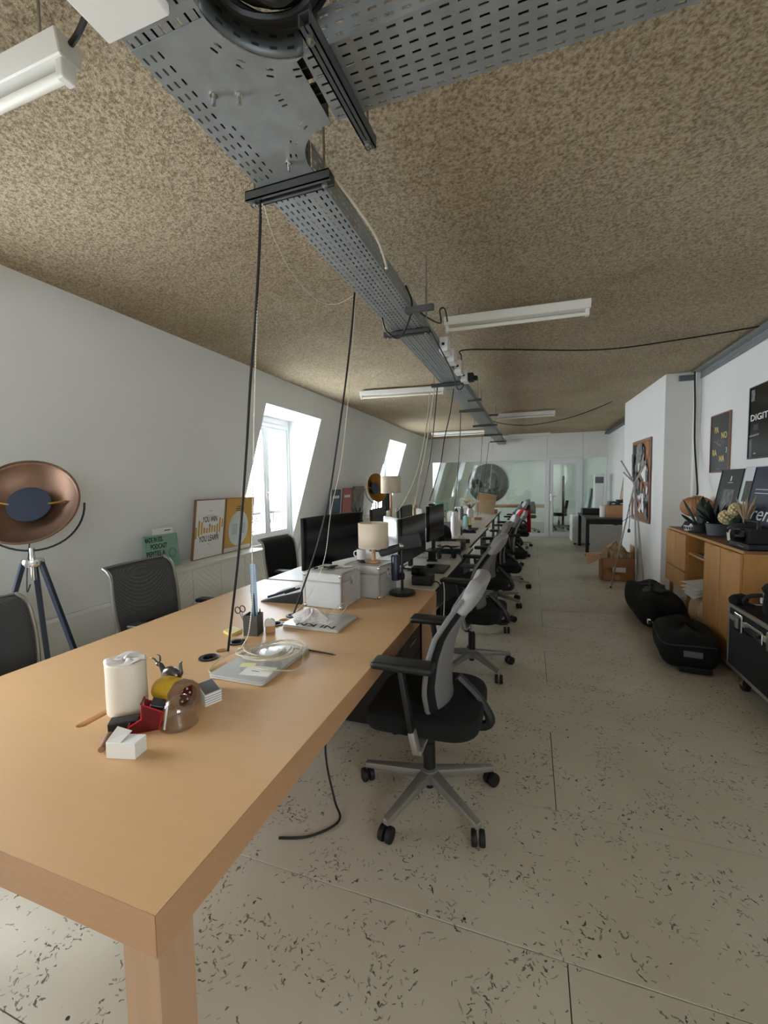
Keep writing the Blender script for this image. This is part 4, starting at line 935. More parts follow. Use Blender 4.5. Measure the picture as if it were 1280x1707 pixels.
# wedge stand with tools
t = thing('wedge_stand', 'black wedge-shaped stand with a white top beside the metal cases', 'stand', (-1.60, 2.21, TT), math.radians(4))
MB().prism([(0, 0), (.305, 0), (.305, .085), (.0, .006)], -.30, 0, MX @ Matrix.Scale(-1, 4, (0, 0, 1))).build('wedge', 'black_plastic', t, bevel=.003)
MW = T(0, 0, .0075) @ Ry(-math.atan2(.079, .305)); MB().bx(.01, .31, .01, .29, 0, .003, MW).build('white_top', 'paper', t)
for i, (x, y, l_, m_, r_) in enumerate(((.10, .05, .13, 'poster_navy', .007), (.14, .085, .12, 'bulb_blue', .008), (.20, .06, .10, 'ink', .006))):
    o = MB().tube([(-l_/2, 0, 0), (l_/2, 0, 0)], r_, 8).build('marker', m_, None, smooth=True); o.matrix_world = T(-1.60, 2.21, TT) @ Rz(math.radians(4)) @ MW @ T(x, y, .003+r_) @ Rz(.5+.15*i); tag(o, ('navy marker lying on the wedge stand', 'blue marker lying on the wedge stand', 'black marker at the upper end of the wedge stand')[i], 'marker')
# aluminium cases
def alu_case(label, x, y, rz, w=.25, d=.25, h=.208):
    t = thing('metal_case', label, 'case', (x, y, TT), rz, 'aluminium cases'); a, b = w/2, d/2
    MB().bx(-a, a, -b, b, .002, h*.74).build('body', 'alu_sheet', t, bevel=.003, seg=1); MB().bx(-a, a, -b, b, h*.76, h).build('lid', 'alu_sheet', t, bevel=.003, seg=1)
    MB().bx(-a-.002, a+.002, -b-.002, b+.002, h*.735, h*.765).build('lid_trim', 'case_trim', t)
    for sx in (-1, 1):
        for sy in (-1, 1):
            MB().bx(sx*a-.009, sx*a+.003 if sx > 0 else sx*a+.009, sy*b-.009 if sy > 0 else sy*b-.003, sy*b+.003 if sy > 0 else sy*b+.009, .004, h-.004).build('corner_trim', 'case_trim', t, bevel=.002, seg=1)
            for z in (.012, h-.012): MB().sphere((sx*(a-.006), sy*(b-.006), z), .013, 10, 6).build('corner_cap', 'chrome', t, smooth=True)
    for y0, z0 in ((-b-.004, h-.006), (b-.004, h-.006)): MB().bx(-a, a, y0, y0+.008, z0, z0+.008).build('top_trim', 'case_trim', t)
    for x0 in (-a-.002, a-.006): MB().bx(x0, x0+.008, -b, b, h-.006, h+.002).build('top_trim', 'case_trim', t)
    l_ = MB().bx(a, a+.006, -.018, .018, h*.60, h*.86).build('latch', 'chrome', t, bevel=.002); MB().tube([(a+.005, -.014, h*.80), (a+.012, -.012, h*.62), (a+.012, .012, h*.62), (a+.005, .014, h*.80)], .0025, 6).build('latch_loop', 'chrome', l_)
    return t
alu_case('near aluminium case with hardware on its lid', -1.152, 2.322, math.radians(-3))
alu_case('aluminium case behind, carrying the drum lamp', -1.008, 2.603, math.radians(-7))
ZC1 = TT+.212
for i, (x, y, nm, lb) in enumerate(((-1.21, 2.30, 'black_plastic', 'small dark clamp lying on the near metal case'), (-1.16, 2.34, 'black_plastic', 'dark metal tool lying across the near metal case'), (-1.06, 2.56, 'black_plastic', 'dark glasses lying on the farther metal case'))):
    t = thing('small_tool', lb, 'tool', (x, y, ZC1), .5+i); MB().tube([(-.05, 0, .006), (.0, .005, .012), (.05, -.005, .006)], .006, 6).build('shaft', nm, t, smooth=True); MB().bx(-.025, .01, -.014, .014, 0, .016).build('jaw', 'alu' if i == 0 else 'ink', t, bevel=.003)
    MB().tube([(.03+.014*math.cos(a), .014*math.sin(a), .006) for a in [2*PI*j/12 for j in range(12)]], .003, 5, closed=True).build('ring', 'alu', t)
o = MB().bx(-.028, .028, -.016, .016, 0, .003, Rz(.5)).build('white_tag', 'paper', None); o.matrix_world = T(-1.085, 2.405, ZC1) @ Rz(.2); tag(o, 'white paper tag on the corner of the near metal case', 'tag')
c = atz(564, 941, ZC1); t = thing('white_mug', 'white mug on the farther metal case in front of the screen', 'mug', (-1.10, 2.665, ZC1)); MB().lathe([(.0, .002), (.028, .002), (.031, .006), (.032, .07), (.029, .07), (.028, .008), (.0, .006)], 22).build('cup', 'mug_white', t, smooth=True); MB().tube(smoothpath([(-.031, 0, .058), (-.052, 0, .05), (-.052, 0, .025), (-.030, 0, .018)], 5), .004, 7).build('handle', 'mug_white', t, smooth=True)
# drum lamps
def drum_lamp(label, x, y, z, h0=.10, R_=.098, hs=.158, legs=True):
    t = thing('table_lamp', label, 'lamp', (x, y, z))
    MB().lathe([(R_, h0), (R_*1.0, h0+hs)], 36, caps=False).build('lamp_shade', 'shade_linen', t, smooth=True, thick=.003)
    for zz in (h0, h0+hs): MB().tube([(R_*math.cos(2*PI*i/36), R_*math.sin(2*PI*i/36), zz) for i in range(36)], .0025, 5, closed=True).build('shade_ring', 'shade_linen', t)
    MB().lathe([(.0, 0), (.045, 0), (.045, .006), (.014, .012), (.013, h0+.06), (.0, h0+.06)], 18).build('stem', 'lamp_wood', t, smooth=True)
    for k in range(3): MB().tube([(0, 0, h0+hs-.02), (R_*math.cos(k*2.094), R_*math.sin(k*2.094), h0+hs)], .0015, 5).build('spider_arm', 'alu', t)
    MB().sphere((0, 0, h0+.085), .028, 12, 8).build('bulb', 'mug_white', t, smooth=True); MB().tube([(0, 0, h0+.05), (0, 0, h0+hs-.02)], .006, 6).build('lamp_socket', 'white_plastic', t)
    return t
drum_lamp('cream drum lamp on wooden stem standing on the farther metal case', -.985, 2.60, ZC1)
p = aty(650, 858, 4.6); drum_lamp('cream drum lamp with tall wooden stem behind the bright monitor', -1.52, 4.6, TT, h0=.62, R_=.112, hs=.19)
# monitors
def monitor(label, x, y, rz, w, h, z0, curved=0, back='black_plastic', z=TT, face='screen'):
    """screen faces local -Y"""
    t = thing('monitor', label, 'monitor', (x, y, z), rz, 'desk monitors')
    def fn(off, ins):
        def f(u, v):
            X_ = (2*u-1)*(w/2-ins); return Vector((X_, off-curved*(X_/(w/2))**2, z0+ins+(h-2*ins)*v))
        return f
    MB().grid(fn(.012, 0), 16, 2).build('back_shell', back, t, smooth=True, thick=.022)
    MB().grid(fn(-.0015, .006), 16, 2).build('screen_panel', face, t, smooth=True, thick=.003)
    MB().bx(-.03, .03, .02, .05, .02, z0+h*.55).build('stand_neck', back, t, bevel=.006); MB().prism(rounded(.26, .18, .05), 0, .012, T(0, .02, 0)).build('stand_foot', back, t, bevel=.003)
    return t
monitor('big curved black screen behind the metal cases', -1.585, 3.19, math.radians(78), .80, .40, .075, .05, 'pot_dark')
monitor('black screen turned toward the aisle, right of the drum lamp', -.945, 3.48, math.radians(88), .72, .36, .09)
monitor('pale silver monitor back catching the window light right of the drum lamp', -1.115, 3.40, math.radians(-53), .36, .34, .10, .02, 'laptop', face='laptop')
monitor('second black screen turned toward the aisle', -.96, 4.45, math.radians(86), .60, .36, .13)
monitor('narrow silver monitor between the two black aisle screens', -1.06, 4.10, math.radians(-60), .22, .38, .09, 0, 'laptop', face='laptop')
monitor('dark monitor behind, its top just showing left of the aisle screens', -1.6, 4.35, math.radians(-86), .55, .34, .12)
monitor('dark monitor behind the second aisle screen', -1.45, 4.95, math.radians(-88), .55, .34, .12)
# webcam on the second aisle screen
t = thing('webcam', 'small webcam clipped on top of the second aisle screen', 'webcam', (-.97, 4.25, TT+.495)); MB().bx(-.02, .03, -.045, .045, 0, .02).build('camera_body', 'black_plastic', t, bevel=.006); MB().bar((0, 0, .0), (-.03, 0, -.04), .02, .006, up=(0, 1, 0)).build('clip', 'alu', t)
# microphone stand lamp
t = thing('desk_microphone', 'black microphone on a round weighted stand at the desk end', 'microphone', (-.80, 2.635, TT))
MB().lathe([(.0, 0), (.082, 0), (.088, .004), (.088, .014), (.08, .022), (.03, .026), (.0, .026)], 36).build('round_base', 'black_plastic', t, smooth=True)
MB().tube([(0, 0, .02), (0, 0, .33)], .009, 12).build('pole', 'black_plastic', t, smooth=True); MB().lathe([(.0, .10), (.016, .10), (.018, .12), (.016, .14), (.0, .14)], 14).build('collar', 'black_matte', t, smooth=True)
MB().tube([(-.145, -.02, .265), (-.13, -.018, .272), (-.06, -.008, .295), (-.01, 0, .312)], [.020, .026, .028, .024], 18).build('capsule', 'pot_dark', t, smooth=True)
MB().bx(-.012, .13, -.010, .010, -.045, .045, T(0, 0, .335) @ Ry(-.22)).build('shock_panel', 'black_plastic', t, bevel=.006); MB().sphere((0, 0, .32), .022, 12, 8).build('swivel_joint', 'alu', t, smooth=True)
MB().lathe([(.0, 0), (.030, 0), (.030, .16), (.024, .17), (.0, .17)], 18, T(-.055, .03, .085)).build('power_cell', 'poster_navy', t, smooth=True); MB().bar((-.055, .03, .10), (0, 0, .10), .012, .012).build('cell_bracket', 'black_plastic', t)
t = thing('dock_box', 'black dock box behind the microphone base', 'box', (-.735, 2.945, TT), .05); MB().bx(-.075, .075, -.06, .06, 0, .07).build('housing', 'black_plastic', t, bevel=.01, seg=3, smooth=True); MB().bx(-.08, .02, -.05, .05, .07, .125).build('upper_unit', 'black_gloss', t, bevel=.008)
cord([(-.665, 2.94, TT+.02), (-.62, 2.90, TT+.03), (-.585, 2.85, TT-.01), (-.58, 2.82, TT-.12), (-.585, 2.80, TT-.4), (-.59, 2.78, .3), (-.60, 2.76, .02)], .0045, 'cable_black', 'black cable dropping over the desk edge beside the drawer unit', 'desk_cable')
cord([(-.70, 2.99, TT+.01), (-.62, 3.02, TT+.008), (-.597, 3.0, TT-.01), (-.59, 2.98, TT-.12), (-.60, 2.95, .3), (-.62, 2.95, .02)], .004, 'cable_white', 'pale cable dropping over the desk edge behind the black one', 'desk_cable')
cord([(-.75, 2.2, .015), (-.62, 1.95, .008), (-.60, 1.75, .008), (-.72, 1.62, .008), (-.88, 1.60, .008)], .005, 'cable_black', 'black cable curling on the floor under the wooden desk', 'floor_cable') if 0 else cord([(-.93, 1.76, .66), (-.92, 1.75, .45), (-.90, 1.70, .2), (-.84, 1.66, .03), (-.78, 1.58, .008), (-.86, 1.47, .008), (-.98, 1.42, .008)], .005, 'cable_black', 'black cable curling on the floor under the wooden desk', 'floor_cable')
# ================================================================== THINGS ON THE WHITE DESKS
lp3 = laptop('silver laptop with papers on the first white desk', -1.02, -.78, 3.42, 3.75)
lp4 = laptop('dark laptop lying on the first white desk near the edge', -.86, -.66, 3.30, 3.62, m_='black_plastic')
def headphones(label, x, y, rz):
    t = thing('headphones', label, 'headphones', (x, y, TT), rz)
    MB().tube([(.075*math.cos(a), 0, .04+.085*math.sin(a)) for a in [PI*i/16 for i in range(17)]], .009, 8).build('headband', 'black_plastic', t, smooth=True)
    for s in (-1, 1): MB().lathe([(.0, -.018), (.03, -.018), (.038, -.008), (.038, .012), (.022, .016), (.0, .012)], 18, T(s*.075, 0, .04) @ Ry(PI/2*s)).build('ear_cup', 'black_matte', t, smooth=True)
    return t
headphones('black headphones on the first white desk near the edge', -.765, 3.98, .5)
t = thing('desk_phone', 'black phone dock beside the headphones', 'phone', (-.86, 3.78, TT), .2); MB().bx(-.05, .05, -.06, .06, 0, .02).build('dock', 'black_plastic', t, bevel=.006); MB().bx(-.035, .035, -.005, .006, .01, .10, Rx(-.4)).build('handset', 'black_gloss', t, bevel=.003)
cord([(-.73, 3.98, TT+.01), (-.66, 3.97, TT+.06), (-.61, 3.95, TT+.01), (-.60, 3.94, TT-.15)], .004, 'cable_black', 'thin headphone cord arching over the desk edge', 'headphone_cord')
def bottle(label, x, y, r_, h, m_='mug_white', cap=True):
    t = thing('bottle', label, 'bottle', (x, y, TT)); MB().lathe([(.0, 0), (r_*.95, 0), (r_, .006), (r_, h*.78), (r_*.5, h*.88), (r_*.45, h*.94), (0, h*.94)], 18).build('bottle_body', m_, t, smooth=True); MB().cyl((0, 0, 0), r_*.55, h*.94, h, 14).build('bottle_cap', 'black_plastic' if cap else m_, t); return t
bottle('tall white bottle on the second white desk', -1.0, 5.72, .038, .33, cap=False)
bottle('small dark bottle right of the tall white one', -.915, 5.85, .013, .13, 'ink')
bottle('pale green glass bottle on the pale desk', -1.02, 7.0, .05, .20, 'glass_green')
t = thing('paper_stack', 'messy stack of magazines and papers on the first white desk', 'papers', (-.80, 4.40, TT))
for k in range(7): MB().bx(-.10, .10, -.13, .13, .014*k, .014*k+.011, Rz(random.uniform(-.3, .3))).build('magazine', random.choice(['paper', 'photo_dark', 'photo_grey', 'paper', 'poster_navy']), t)
t = thing('jar', 'pale striped jar beside the magazines', 'jar', (-.72, 4.60, TT)); MB().lathe([(0, 0), (.045, 0), (.05, .01), (.05, .11), (.04, .12), (.0, .12)], 18).build('glass_body', 'photo_grey', t, smooth=True); MB().cyl((0, 0, 0), .042, .12, .135, 18).build('lid', 'mug_white', t)
t = thing('black_bag', 'rounded black bag on the second white desk', 'bag', (-1.12, 5.35, TT), .3)
def bagf(u, v):
    a = 2*PI*u; r = math.sin(PI*v*.5)**.6; return Vector((.16*r*math.cos(a), .20*r*math.sin(a)*(1+.08*math.sin(3*a)), .19*math.cos(PI*v*.5)**.7))
MB().grid(bagf, 24, 8).build('bag_body', 'black_fabric', t, smooth=True); MB().tube(smoothpath([(-.05, -.15, .12), (-.02, -.06, .21), (.0, .06, .21), (.0, .15, .12)], 5), .009, 6).build('bag_strap', 'black_plastic', t, smooth=True)
t = thing('black_pouch', 'flat black pouch near the edge of the second white desk', 'pouch', (-.86, 6.15, TT), .2)
MB().grid(lambda u, v: Vector((.11*(2*u-1)*(1-.2*(2*v-1)**2), .06*(2*v-1), .045*(1-(2*u-1)**4)*(1-(2*v-1)**4)*(1+.3*math.sin(9*u)))), 14, 8).build('pouch_body', 'black_fabric', t, smooth=True, thick=.004); MB().tube([(-.1, .0, .04), (.1, .0, .042)], .004, 5).build('zip', 'alu', t)
t = thing('black_tray', 'black document tray on the second white desk', 'tray', (-.86, 5.18, TT), .15); MB().bx(-.15, .15, -.12, .12, 0, .01).build('tray_floor', 'black_plastic', t); MB().bx(-.15, .15, -.12, -.112, .01, .05).build('tray_lip', 'black_plastic', t); MB().bx(-.15, -.142, -.112, .12, .01, .05).build('tray_lip', 'black_plastic', t)
# ================================================================== RIGHT SIDE OF THE ROOM
SBX, SBT = 1.45, .945
sb = thing('sideboard', 'long oak sideboard with doors and an open niche along the right wall', 'sideboard', (SBX, 0, 0))
DP = XR-SBX-.01
MB().bx(-.004, DP, 3.70, 5.50, SBT-.022, SBT).build('top_board', 'oak_dark', sb, bevel=.002, seg=1)
MB().bx(-.006, -.004, 3.70, 5.50, SBT-.022, SBT).build('front_edge', 'oak', sb)
for y0, y1, z0 in ((5.48, 5.50, .35), (4.855, 4.875, .35), (4.385, 4.405, .02), (3.70, 3.72, .02), (4.05, 4.068, .02)): MB().bx(0, DP, y0, y1, z0, SBT-.022).build('side_panel', 'oak', sb)
MB().bx(0, DP, 4.875, 5.48, .35, .37).build('bottom_panel', 'oak', sb); MB().bx(DP-.01, DP, 3.72, 5.48, .02, SBT-.022).build('back_panel', 'oak_dark', sb)
MB().bx(0, DP-.01, 3.72, 4.385, .02, .05).build('bottom_panel', 'oak', sb)
for z in (.735,): MB().bx(.004, DP-.01, 4.405, 4.855, z, z+.02).build('shelf', 'oak', sb)
def sdoor(y0, y1, z0, z1, nm='door'):
    o = MB().bx(-.02, -.001, y0+.003, y1-.003, z0, z1).build(nm, 'oak', sb, bevel=.0015, seg=1); MB().bx(-.0215, -.02, (y0+y1)/2-.03, (y0+y1)/2+.03, z1-.012, z1-.004).build('finger_pull', 'oak_dark', o)
sdoor(5.18, 5.495, .555, .918); sdoor(4.865, 5.175, .555, .918); sdoor(4.865, 5.495, .365, .545, 'drawer'); sdoor(4.06, 4.39, .05, .918); sdoor(3.71, 4.055, .05, .918)
for x, y in ((.03, 5.45), (.30, 5.45), (.03, 4.90), (.30, 4.90)): MB().bx(x-.015, x+.015, y-.015, y+.015, 0, .35).build('leg', 'oak', sb)
# things in and under the niche
t = thing('paper_bundle', 'white papers and folders jutting from the open niche', 'papers', (1.55, 4.63, .45))
for k in range(4): MB().bx(-.17, .14, -.13, .13, .02*k, .02*k+.003, T(0, 0, 0) @ Ry(.12*k-.45) @ Rz(.1*k)).build('sheet', 'paper', t)
def crump(rx, ry, rz_, f=5, amp=.25, seed=0):
    def fn(u, v):
        a = 2*PI*u; r = math.sin(PI*v); s_ = 1+amp*(math.sin(f*a+seed+4*v)+.7*math.sin(2.3*f*a+7*v+seed*2)+.6*math.sin(11*v+seed))/2
        return Vector((rx*r*s_*math.cos(a), ry*r*s_*math.sin(a), rz_*math.cos(PI*v)*s_))
    return fn
o = MB().grid(crump(.14, .16, .16, 4, .28), 40, 20).build('cloth_bag', 'kraft', None); o.location = (1.56, 4.62, .30); tag(o, 'crumpled cream cloth bag stuffed under the niche', 'cloth bag')
t = thing('cardboard_box', 'torn open cardboard box under the sideboard niche', 'box', (1.50, 4.60, 0)); MB().bx(-.12, .15, -.15, .15, 0, .12).build('carton', 'cardboard', t); MB().add([(-.12, -.15, .12), (-.12, .15, .12), (-.19, .16, .20), (-.17, -.10, .19)], [(0, 1, 2, 3)]).build('flap', 'cardboard_in', t, thick=.004)
o = MB().grid(crump(.13, .25, .10, 3, .15, 2), 30, 14).build('white_sack', 'paper', None, smooth=True); o.location = (1.58, 5.15, .12); tag(o, 'pale sack on the floor beneath the sideboard drawer', 'sack')
t = thing('magazine', 'grey magazine lying on the niche shelf', 'magazine', (1.54, 4.62, .756)); MB().bx(-.06, .13, -.11, .11, 0, .010).build('pages', 'photo_grey', t); MB().bx(-.062, .13, -.112, .112, .010, .012).build('cover', 'poster_dark', t)
# woven pendant
t = thing('woven_lamp', 'round woven rattan lamp at the corner above the sideboard', 'lamp', (1.645, 5.30, 1.175))
g = MB()
NL = 26
for i in range(NL):
    a = 2*PI*i/NL; g.tube([(.145*math.sin(PI*v)**.8*math.cos(a+.5*v), .145*math.sin(PI*v)**.8*math.sin(a+.5*v), .105*math.cos(PI*v)) for v in [.06+.88*j/12 for j in range(13)]], .0035, 4)
g.build('rattan_weave', 'rattan', t)
MB().lathe([(.04, .098), (.098, .075), (.132, .03), (.138, 0), (.132, -.03), (.098, -.075), (.04, -.098)], 26).build('inner_shade', 'rattan', t, smooth=True); MB().cyl((0, 0, 0), .04, .098, .115, 16).build('top_cap', 'oak_dark', t)
# plants and pots
def pot(label, x, y, r_, h, m_, name='plant_pot', saucer=False):
    t = thing(name, label, 'potted plant', (x, y, SBT)); 
    if saucer: MB().lathe([(0, 0), (r_*1.5, 0), (r_*1.6, .012), (r_*1.5, .014), (0, .010)], 26).build('saucer', m_, t, smooth=True)
    MB().lathe([(0, .014), (r_*.8, .014), (r_, h), (r_*.92, h), (r_*.9, h-.012), (0, h-.012)], 24).build('pot', m_, t, smooth=True); return t
def blade(t, base, tip, w, m_, name='leaf', bend=.03):
    b = Vector(base); e = Vector(tip); d_ = e-b; sd = d_.cross(Vector((.3, 1, 0))); sd.normalize() if sd.length > 1e-6 else None; up = sd.cross(d_).normalized()
    MB().grid(lambda u, v: b+d_*v+up*(bend*math.sin(PI*v)*.6)+sd*((2*u-1)*w*(math.sin(PI*min(1, .12+v*.88))**.7))+up*(-.25*w*abs(2*u-1)), 2, 7).build(name, m_, t, smooth=True, thick=.0015)
sp = pot('snake plant with tall green leaves in a dark bowl', 1.56, 4.90, .065, .075, 'pot_dark', 'snake_plant', True)
for i, (dx, dy, h_, w_) in enumerate(((-.13, .10, .27, .012), (.01, .0, .30, .045), (-.17, .0, .12, .016), (.05, -.03, .26, .035), (-.02, .04, .22, .02), (.06, .05, .2, .02))): blade(sp, (dx*.15, dy*.15, .06), (dx, dy, .06+h_), w_, 'leaf')
t = thing('name_cards', 'small white cards with dark squares in front of the snake plant', 'cards', (1.50, 5.05, SBT), .3)
for k in range(3): MB().bx(-.002, .002, -.05+.035*k, -.02+.035*k, .0, .055, Ry(-.2)).build('card', 'paper', t); MB().bx(-.0035, -.002, -.045+.035*k, -.026+.035*k, .015, .045, Ry(-.2)).build('card_print', 'ink', t)
t = thing('photo_easel', 'small black tilted frame at the left end of the sideboard top', 'frame', (1.53, 5.28, SBT), .2); MB().bx(-.004, .004, -.05, .05, 0, .085, Ry(.5)).build('frame_front', 'black_plastic', t); MB().bar((.0, 0, .0), (.07, 0, .003), .08, .006).build('frame_foot', 'black_plastic', t)
gp = pot('bushy dark palm in a grey felt pot', 1.575, 4.58, .08, .12, 'pot_grey', 'potted_palm')
for i in range(46):
    a = random.uniform(0, 2*PI); r_ = random.uniform(.05, .17); blade(gp, (0, 0, .10), (min(.07, r_*math.cos(a)), r_*math.sin(a)*1.5, .10+random.uniform(.06, .21)), .011, 'leaf_dark', 'frond', .05)
o = MB().tube(smoothpath([(1.60, 4.98, 1.075), (1.57, 4.8, 1.085), (1.56, 4.5, 1.08), (1.58, 4.25, 1.07), (1.6, 4.0, 1.085)], 5), .012, 7).build('dried_branch', 'black_matte', None, smooth=True) if 0 else None
t = thing('black_hat', 'flat black brimmed hat lying on the grey pot', 'hat', (1.63, 4.62, SBT+.123)) if 0 else None
fl_ = pot('cream flowers with grey-green leaves in a white pot', 1.565, 4.22, .04, .11, 'pot_white', 'flower_pot')
for (cx_, cy_, cz, r_) in ((-.02, .06, .20, .062), (.02, .0, .27, .055)):
    h_ = MB()
    for k in range(60):
        ph = math.acos(1-2*(k+.5)/60); th = k*2.399; dv = Vector((math.sin(ph)*math.cos(th), math.sin(ph)*math.sin(th), math.cos(ph)))
        h_.tube([Vector((cx_, cy_, cz))+dv*r_*.3, Vector((cx_, cy_, cz))+dv*r_], [.004, .011], 5)
    h_.build('flower_head', 'petal', fl_, smooth=True); MB().tube([(0, 0, .1), (cx_, cy_, cz)], .004, 5).build('stem', 'leaf_grey', fl_)
for tip, w_ in (((-.05, -.09, .14), .045), ((-.03, -.12, .22), .035), ((.02, -.08, .25), .03)): blade(fl_, (0, -.01, .09), tip, w_, 'leaf_grey')
pg = thing('pampas_vase', 'dried brown pampas grass behind the cream flowers', 'dried grass', (1.60, 4.10, SBT)); MB().lathe([(0, 0), (.03, 0), (.04, .06), (.025, .12), (.03, .14)], 16).build('vase', 'pot_dark', pg, smooth=True)
for i in range(16):
    a = random.uniform(0, 2*PI); MB().tube(smoothpath([(0, 0, .12), (.02*math.cos(a), .02*math.sin(a), .22), (.07*math.cos(a)*.8, .09*math.sin(a), .30+random.uniform(0, .09))], 3), [.002, .002, .003, .006, .008, .006, .002], 5).build('plume', 'pampas', pg, smooth=True)
t = thing('film_camera_rig', 'black camera equipment at the near end of the sideboard top', 'camera gear', (1.575, 3.88, SBT))
MB().bx(-.10, .045, -.16, .16, 0, .045).build('base_plate', 'black_plastic', t, bevel=.01); MB().bx(-.09, .045, -.15, .10, .045, .15).build('body', 'black_matte', t, bevel=.012)
for k in range(6): MB().bx(-.10, -.095, .06+.012*k, .067+.012*k, .05, .17).build('fin', 'pot_dark', t)
MB().bx(-.095, .04, .055, .135, .045, .175).build('battery_block', 'pot_dark', t, bevel=.006); MB().tube([(-.02, -.10, .15), (-.02, -.10, .20), (-.02, .10, .20), (-.02, .10, .15)], .010, 8).build('handle', 'black_plastic', t, smooth=True); MB().lathe([(.05, 0), (.05, .05), (.044, .07), (.0, .07)], 20, T(-.085, -.05, .10) @ Ry(-PI/2)).build('lens', 'black_gloss', t, smooth=True); MB().bx(-.102, -.10, -.10, .0, .018, .024).build('silver_lever', 'alu', t)
# ---------------- posters
def wall_frame(name, label, y0, y1, z0, z1, face, fmat, x=None, lean=0, cat='poster', border=.012, deep=.018):
    """framed print on the right wall; local x to the viewer's right (-Y), local y up, local z out of the wall (-X)"""
    R_ = Matrix(((0, 0, -1, 0), (-1, 0, 0, 0), (0, 1, 0, 0), (0, 0, 0, 1)))
    M = T((XR if x is None else x), (y0+y1)/2, z0) @ R_ @ Rx(lean); t = thing(name, label, cat, M=M); w_ = abs(y1-y0); h_ = z1-z0
    MB().bx(-w_/2, w_/2, 0, h_, .001, deep*.7).build('print', face, t)
    f = MB()
    for a in ((-w_/2-border, w_/2+border, -border, 0), (-w_/2-border, w_/2+border, h_, h_+border), (-w_/2-border, -w_/2, 0, h_), (w_/2, w_/2+border, 0, h_)): f.bx(*a, .001, deep)
    f.build('picture_frame', fmat, t, bevel=.001, seg=1)
    return t, w_, h_, deep*.7+.0004
t, w_, h_, zz = wall_frame('poster_panorama', 'dark framed poster with scattered yellow letters on the right wall', 5.41, 4.97, 1.54, 2.11, 'poster_dark', 'frame_wood')
for s_, x, y in (('PA', -.085, .42), ('NO', .10, .355), ('RA', -.12, .19), ('MA', .06, .125)): text_obj('lettering', s_, .085, T(x, y, zz), 'ink_yellow', t, bold=.002)
text_obj('lettering', '3', .07, T(.165, .205, zz), 'ink_white', t, bold=.001); text_obj('lettering', '___', .03, T(-.02, .04, zz), 'ink_white', t)
for k in range(7): MB().bx(-.03, .03, -.006, .006, zz, zz+.0004, T(random.uniform(-.14, .12), random.uniform(.235, .31), 0) @ Rz(random.uniform(-.9, .9))).build('figure_stroke', 'photo_grey', t)
t, w_, h_, zz = wall_frame('poster_digital', 'large glossy black poster with white title at the right edge', 4.575, 3.98, 1.645, 2.235, 'poster_black', 'black_plastic')
text_obj('lettering', 'DIGITAL DI', .075, T(-.0, .335, zz), 'ink_white', t, width=.56, bold=.001)
MB().bx(-.285, -.22, .48, .575, zz, zz+.0004).build('painted_reflection', 'photo_grey', t); MB().bx(-.28, -.12, .19, .205, zz, zz+.0004, Rz(.05)).build('pale_bar', 'photo_grey', t); MB().bx(-.24, -.16, .22, .27, zz, zz+.0003, Rz(-.05)).build('pale_curve', 'poster_dark', t); MB().bx(-.29, -.24, .0, .16, zz, zz+.0004).build('grey_block', 'pot_grey', t); MB().bx(-.21, -.17, .03, .036, zz, zz+.0004).build('small_logo', 'ink_white', t)  # first grey patch is a painted reflection of the dormer window
LE = -.17
t, w_, h_, zz = wall_frame('poster_leaning', 'dark grey poster with a black and white photo leaning on the sideboard', 5.03, 4.58, .95, 1.555, 'poster_dark', 'poster_dark', x=1.68, lean=LE, border=.004)
MB().bx(-.10, .12, .22, .42, zz, zz+.0004).build('photo', 'photo_grey', t); MB().bx(-.06, .05, .06, .24, zz, zz+.0006).build('photo_figure', 'photo_grey', t); MB().bx(-.01, .015, .50, .545, zz, zz+.0004).build('emblem', 'ink_white', t); MB().bx(-.05, .055, .482, .487, zz, zz+.0004).build('caption_line', 'ink_white', t)
t, w_, h_, zz = wall_frame('poster_leaning', 'pale poster with photo and the word The, leaning behind the flowers', 4.56, 4.24, .95, 1.57, 'poster_pale', 'poster_pale', x=1.685, lean=LE, border=.003)
MB().bx(-.12, .03, .32, .50, zz, zz+.0004).build('photo', 'photo_dark', t); MB().bx(.06, .15, .47, .57, zz, zz+.0004).build('photo', 'poster_dark', t); text_obj('lettering', 'The', .10, T(-.05, .255, zz), 'ink', t); MB().bx(-.12, .12, .10, .18, zz, zz+.0004).build('photo', 'photo_dark', t); text_obj('lettering', 'cours', .05, T(.0, .05, zz), 'ink', t) if 0 else None
t, w_, h_, zz = wall_frame('poster_leaning', 'navy poster with large white italic letters leaning at the right edge', 4.27, 3.80, .95, 1.56, 'poster_navy', 'poster_dark', x=1.64, lean=LE, border=.004)
text_obj('lettering', 'rem', .16, T(.025, .24, zz), 'ink_white', t, shear=.25, width=.36); text_obj('lettering', 'o', .01, T(.0, .5, zz), 'ink_white', t) if 0 else None
for k in range(2): MB().bx(-.17, .1, .40+.03*k, .405+.03*k, zz, zz+.0004).build('rule', 'ink_white', t)
MB().bx(-.23, .23, .02, .15, zz, zz+.0003).build('dark_band', 'ink', t)
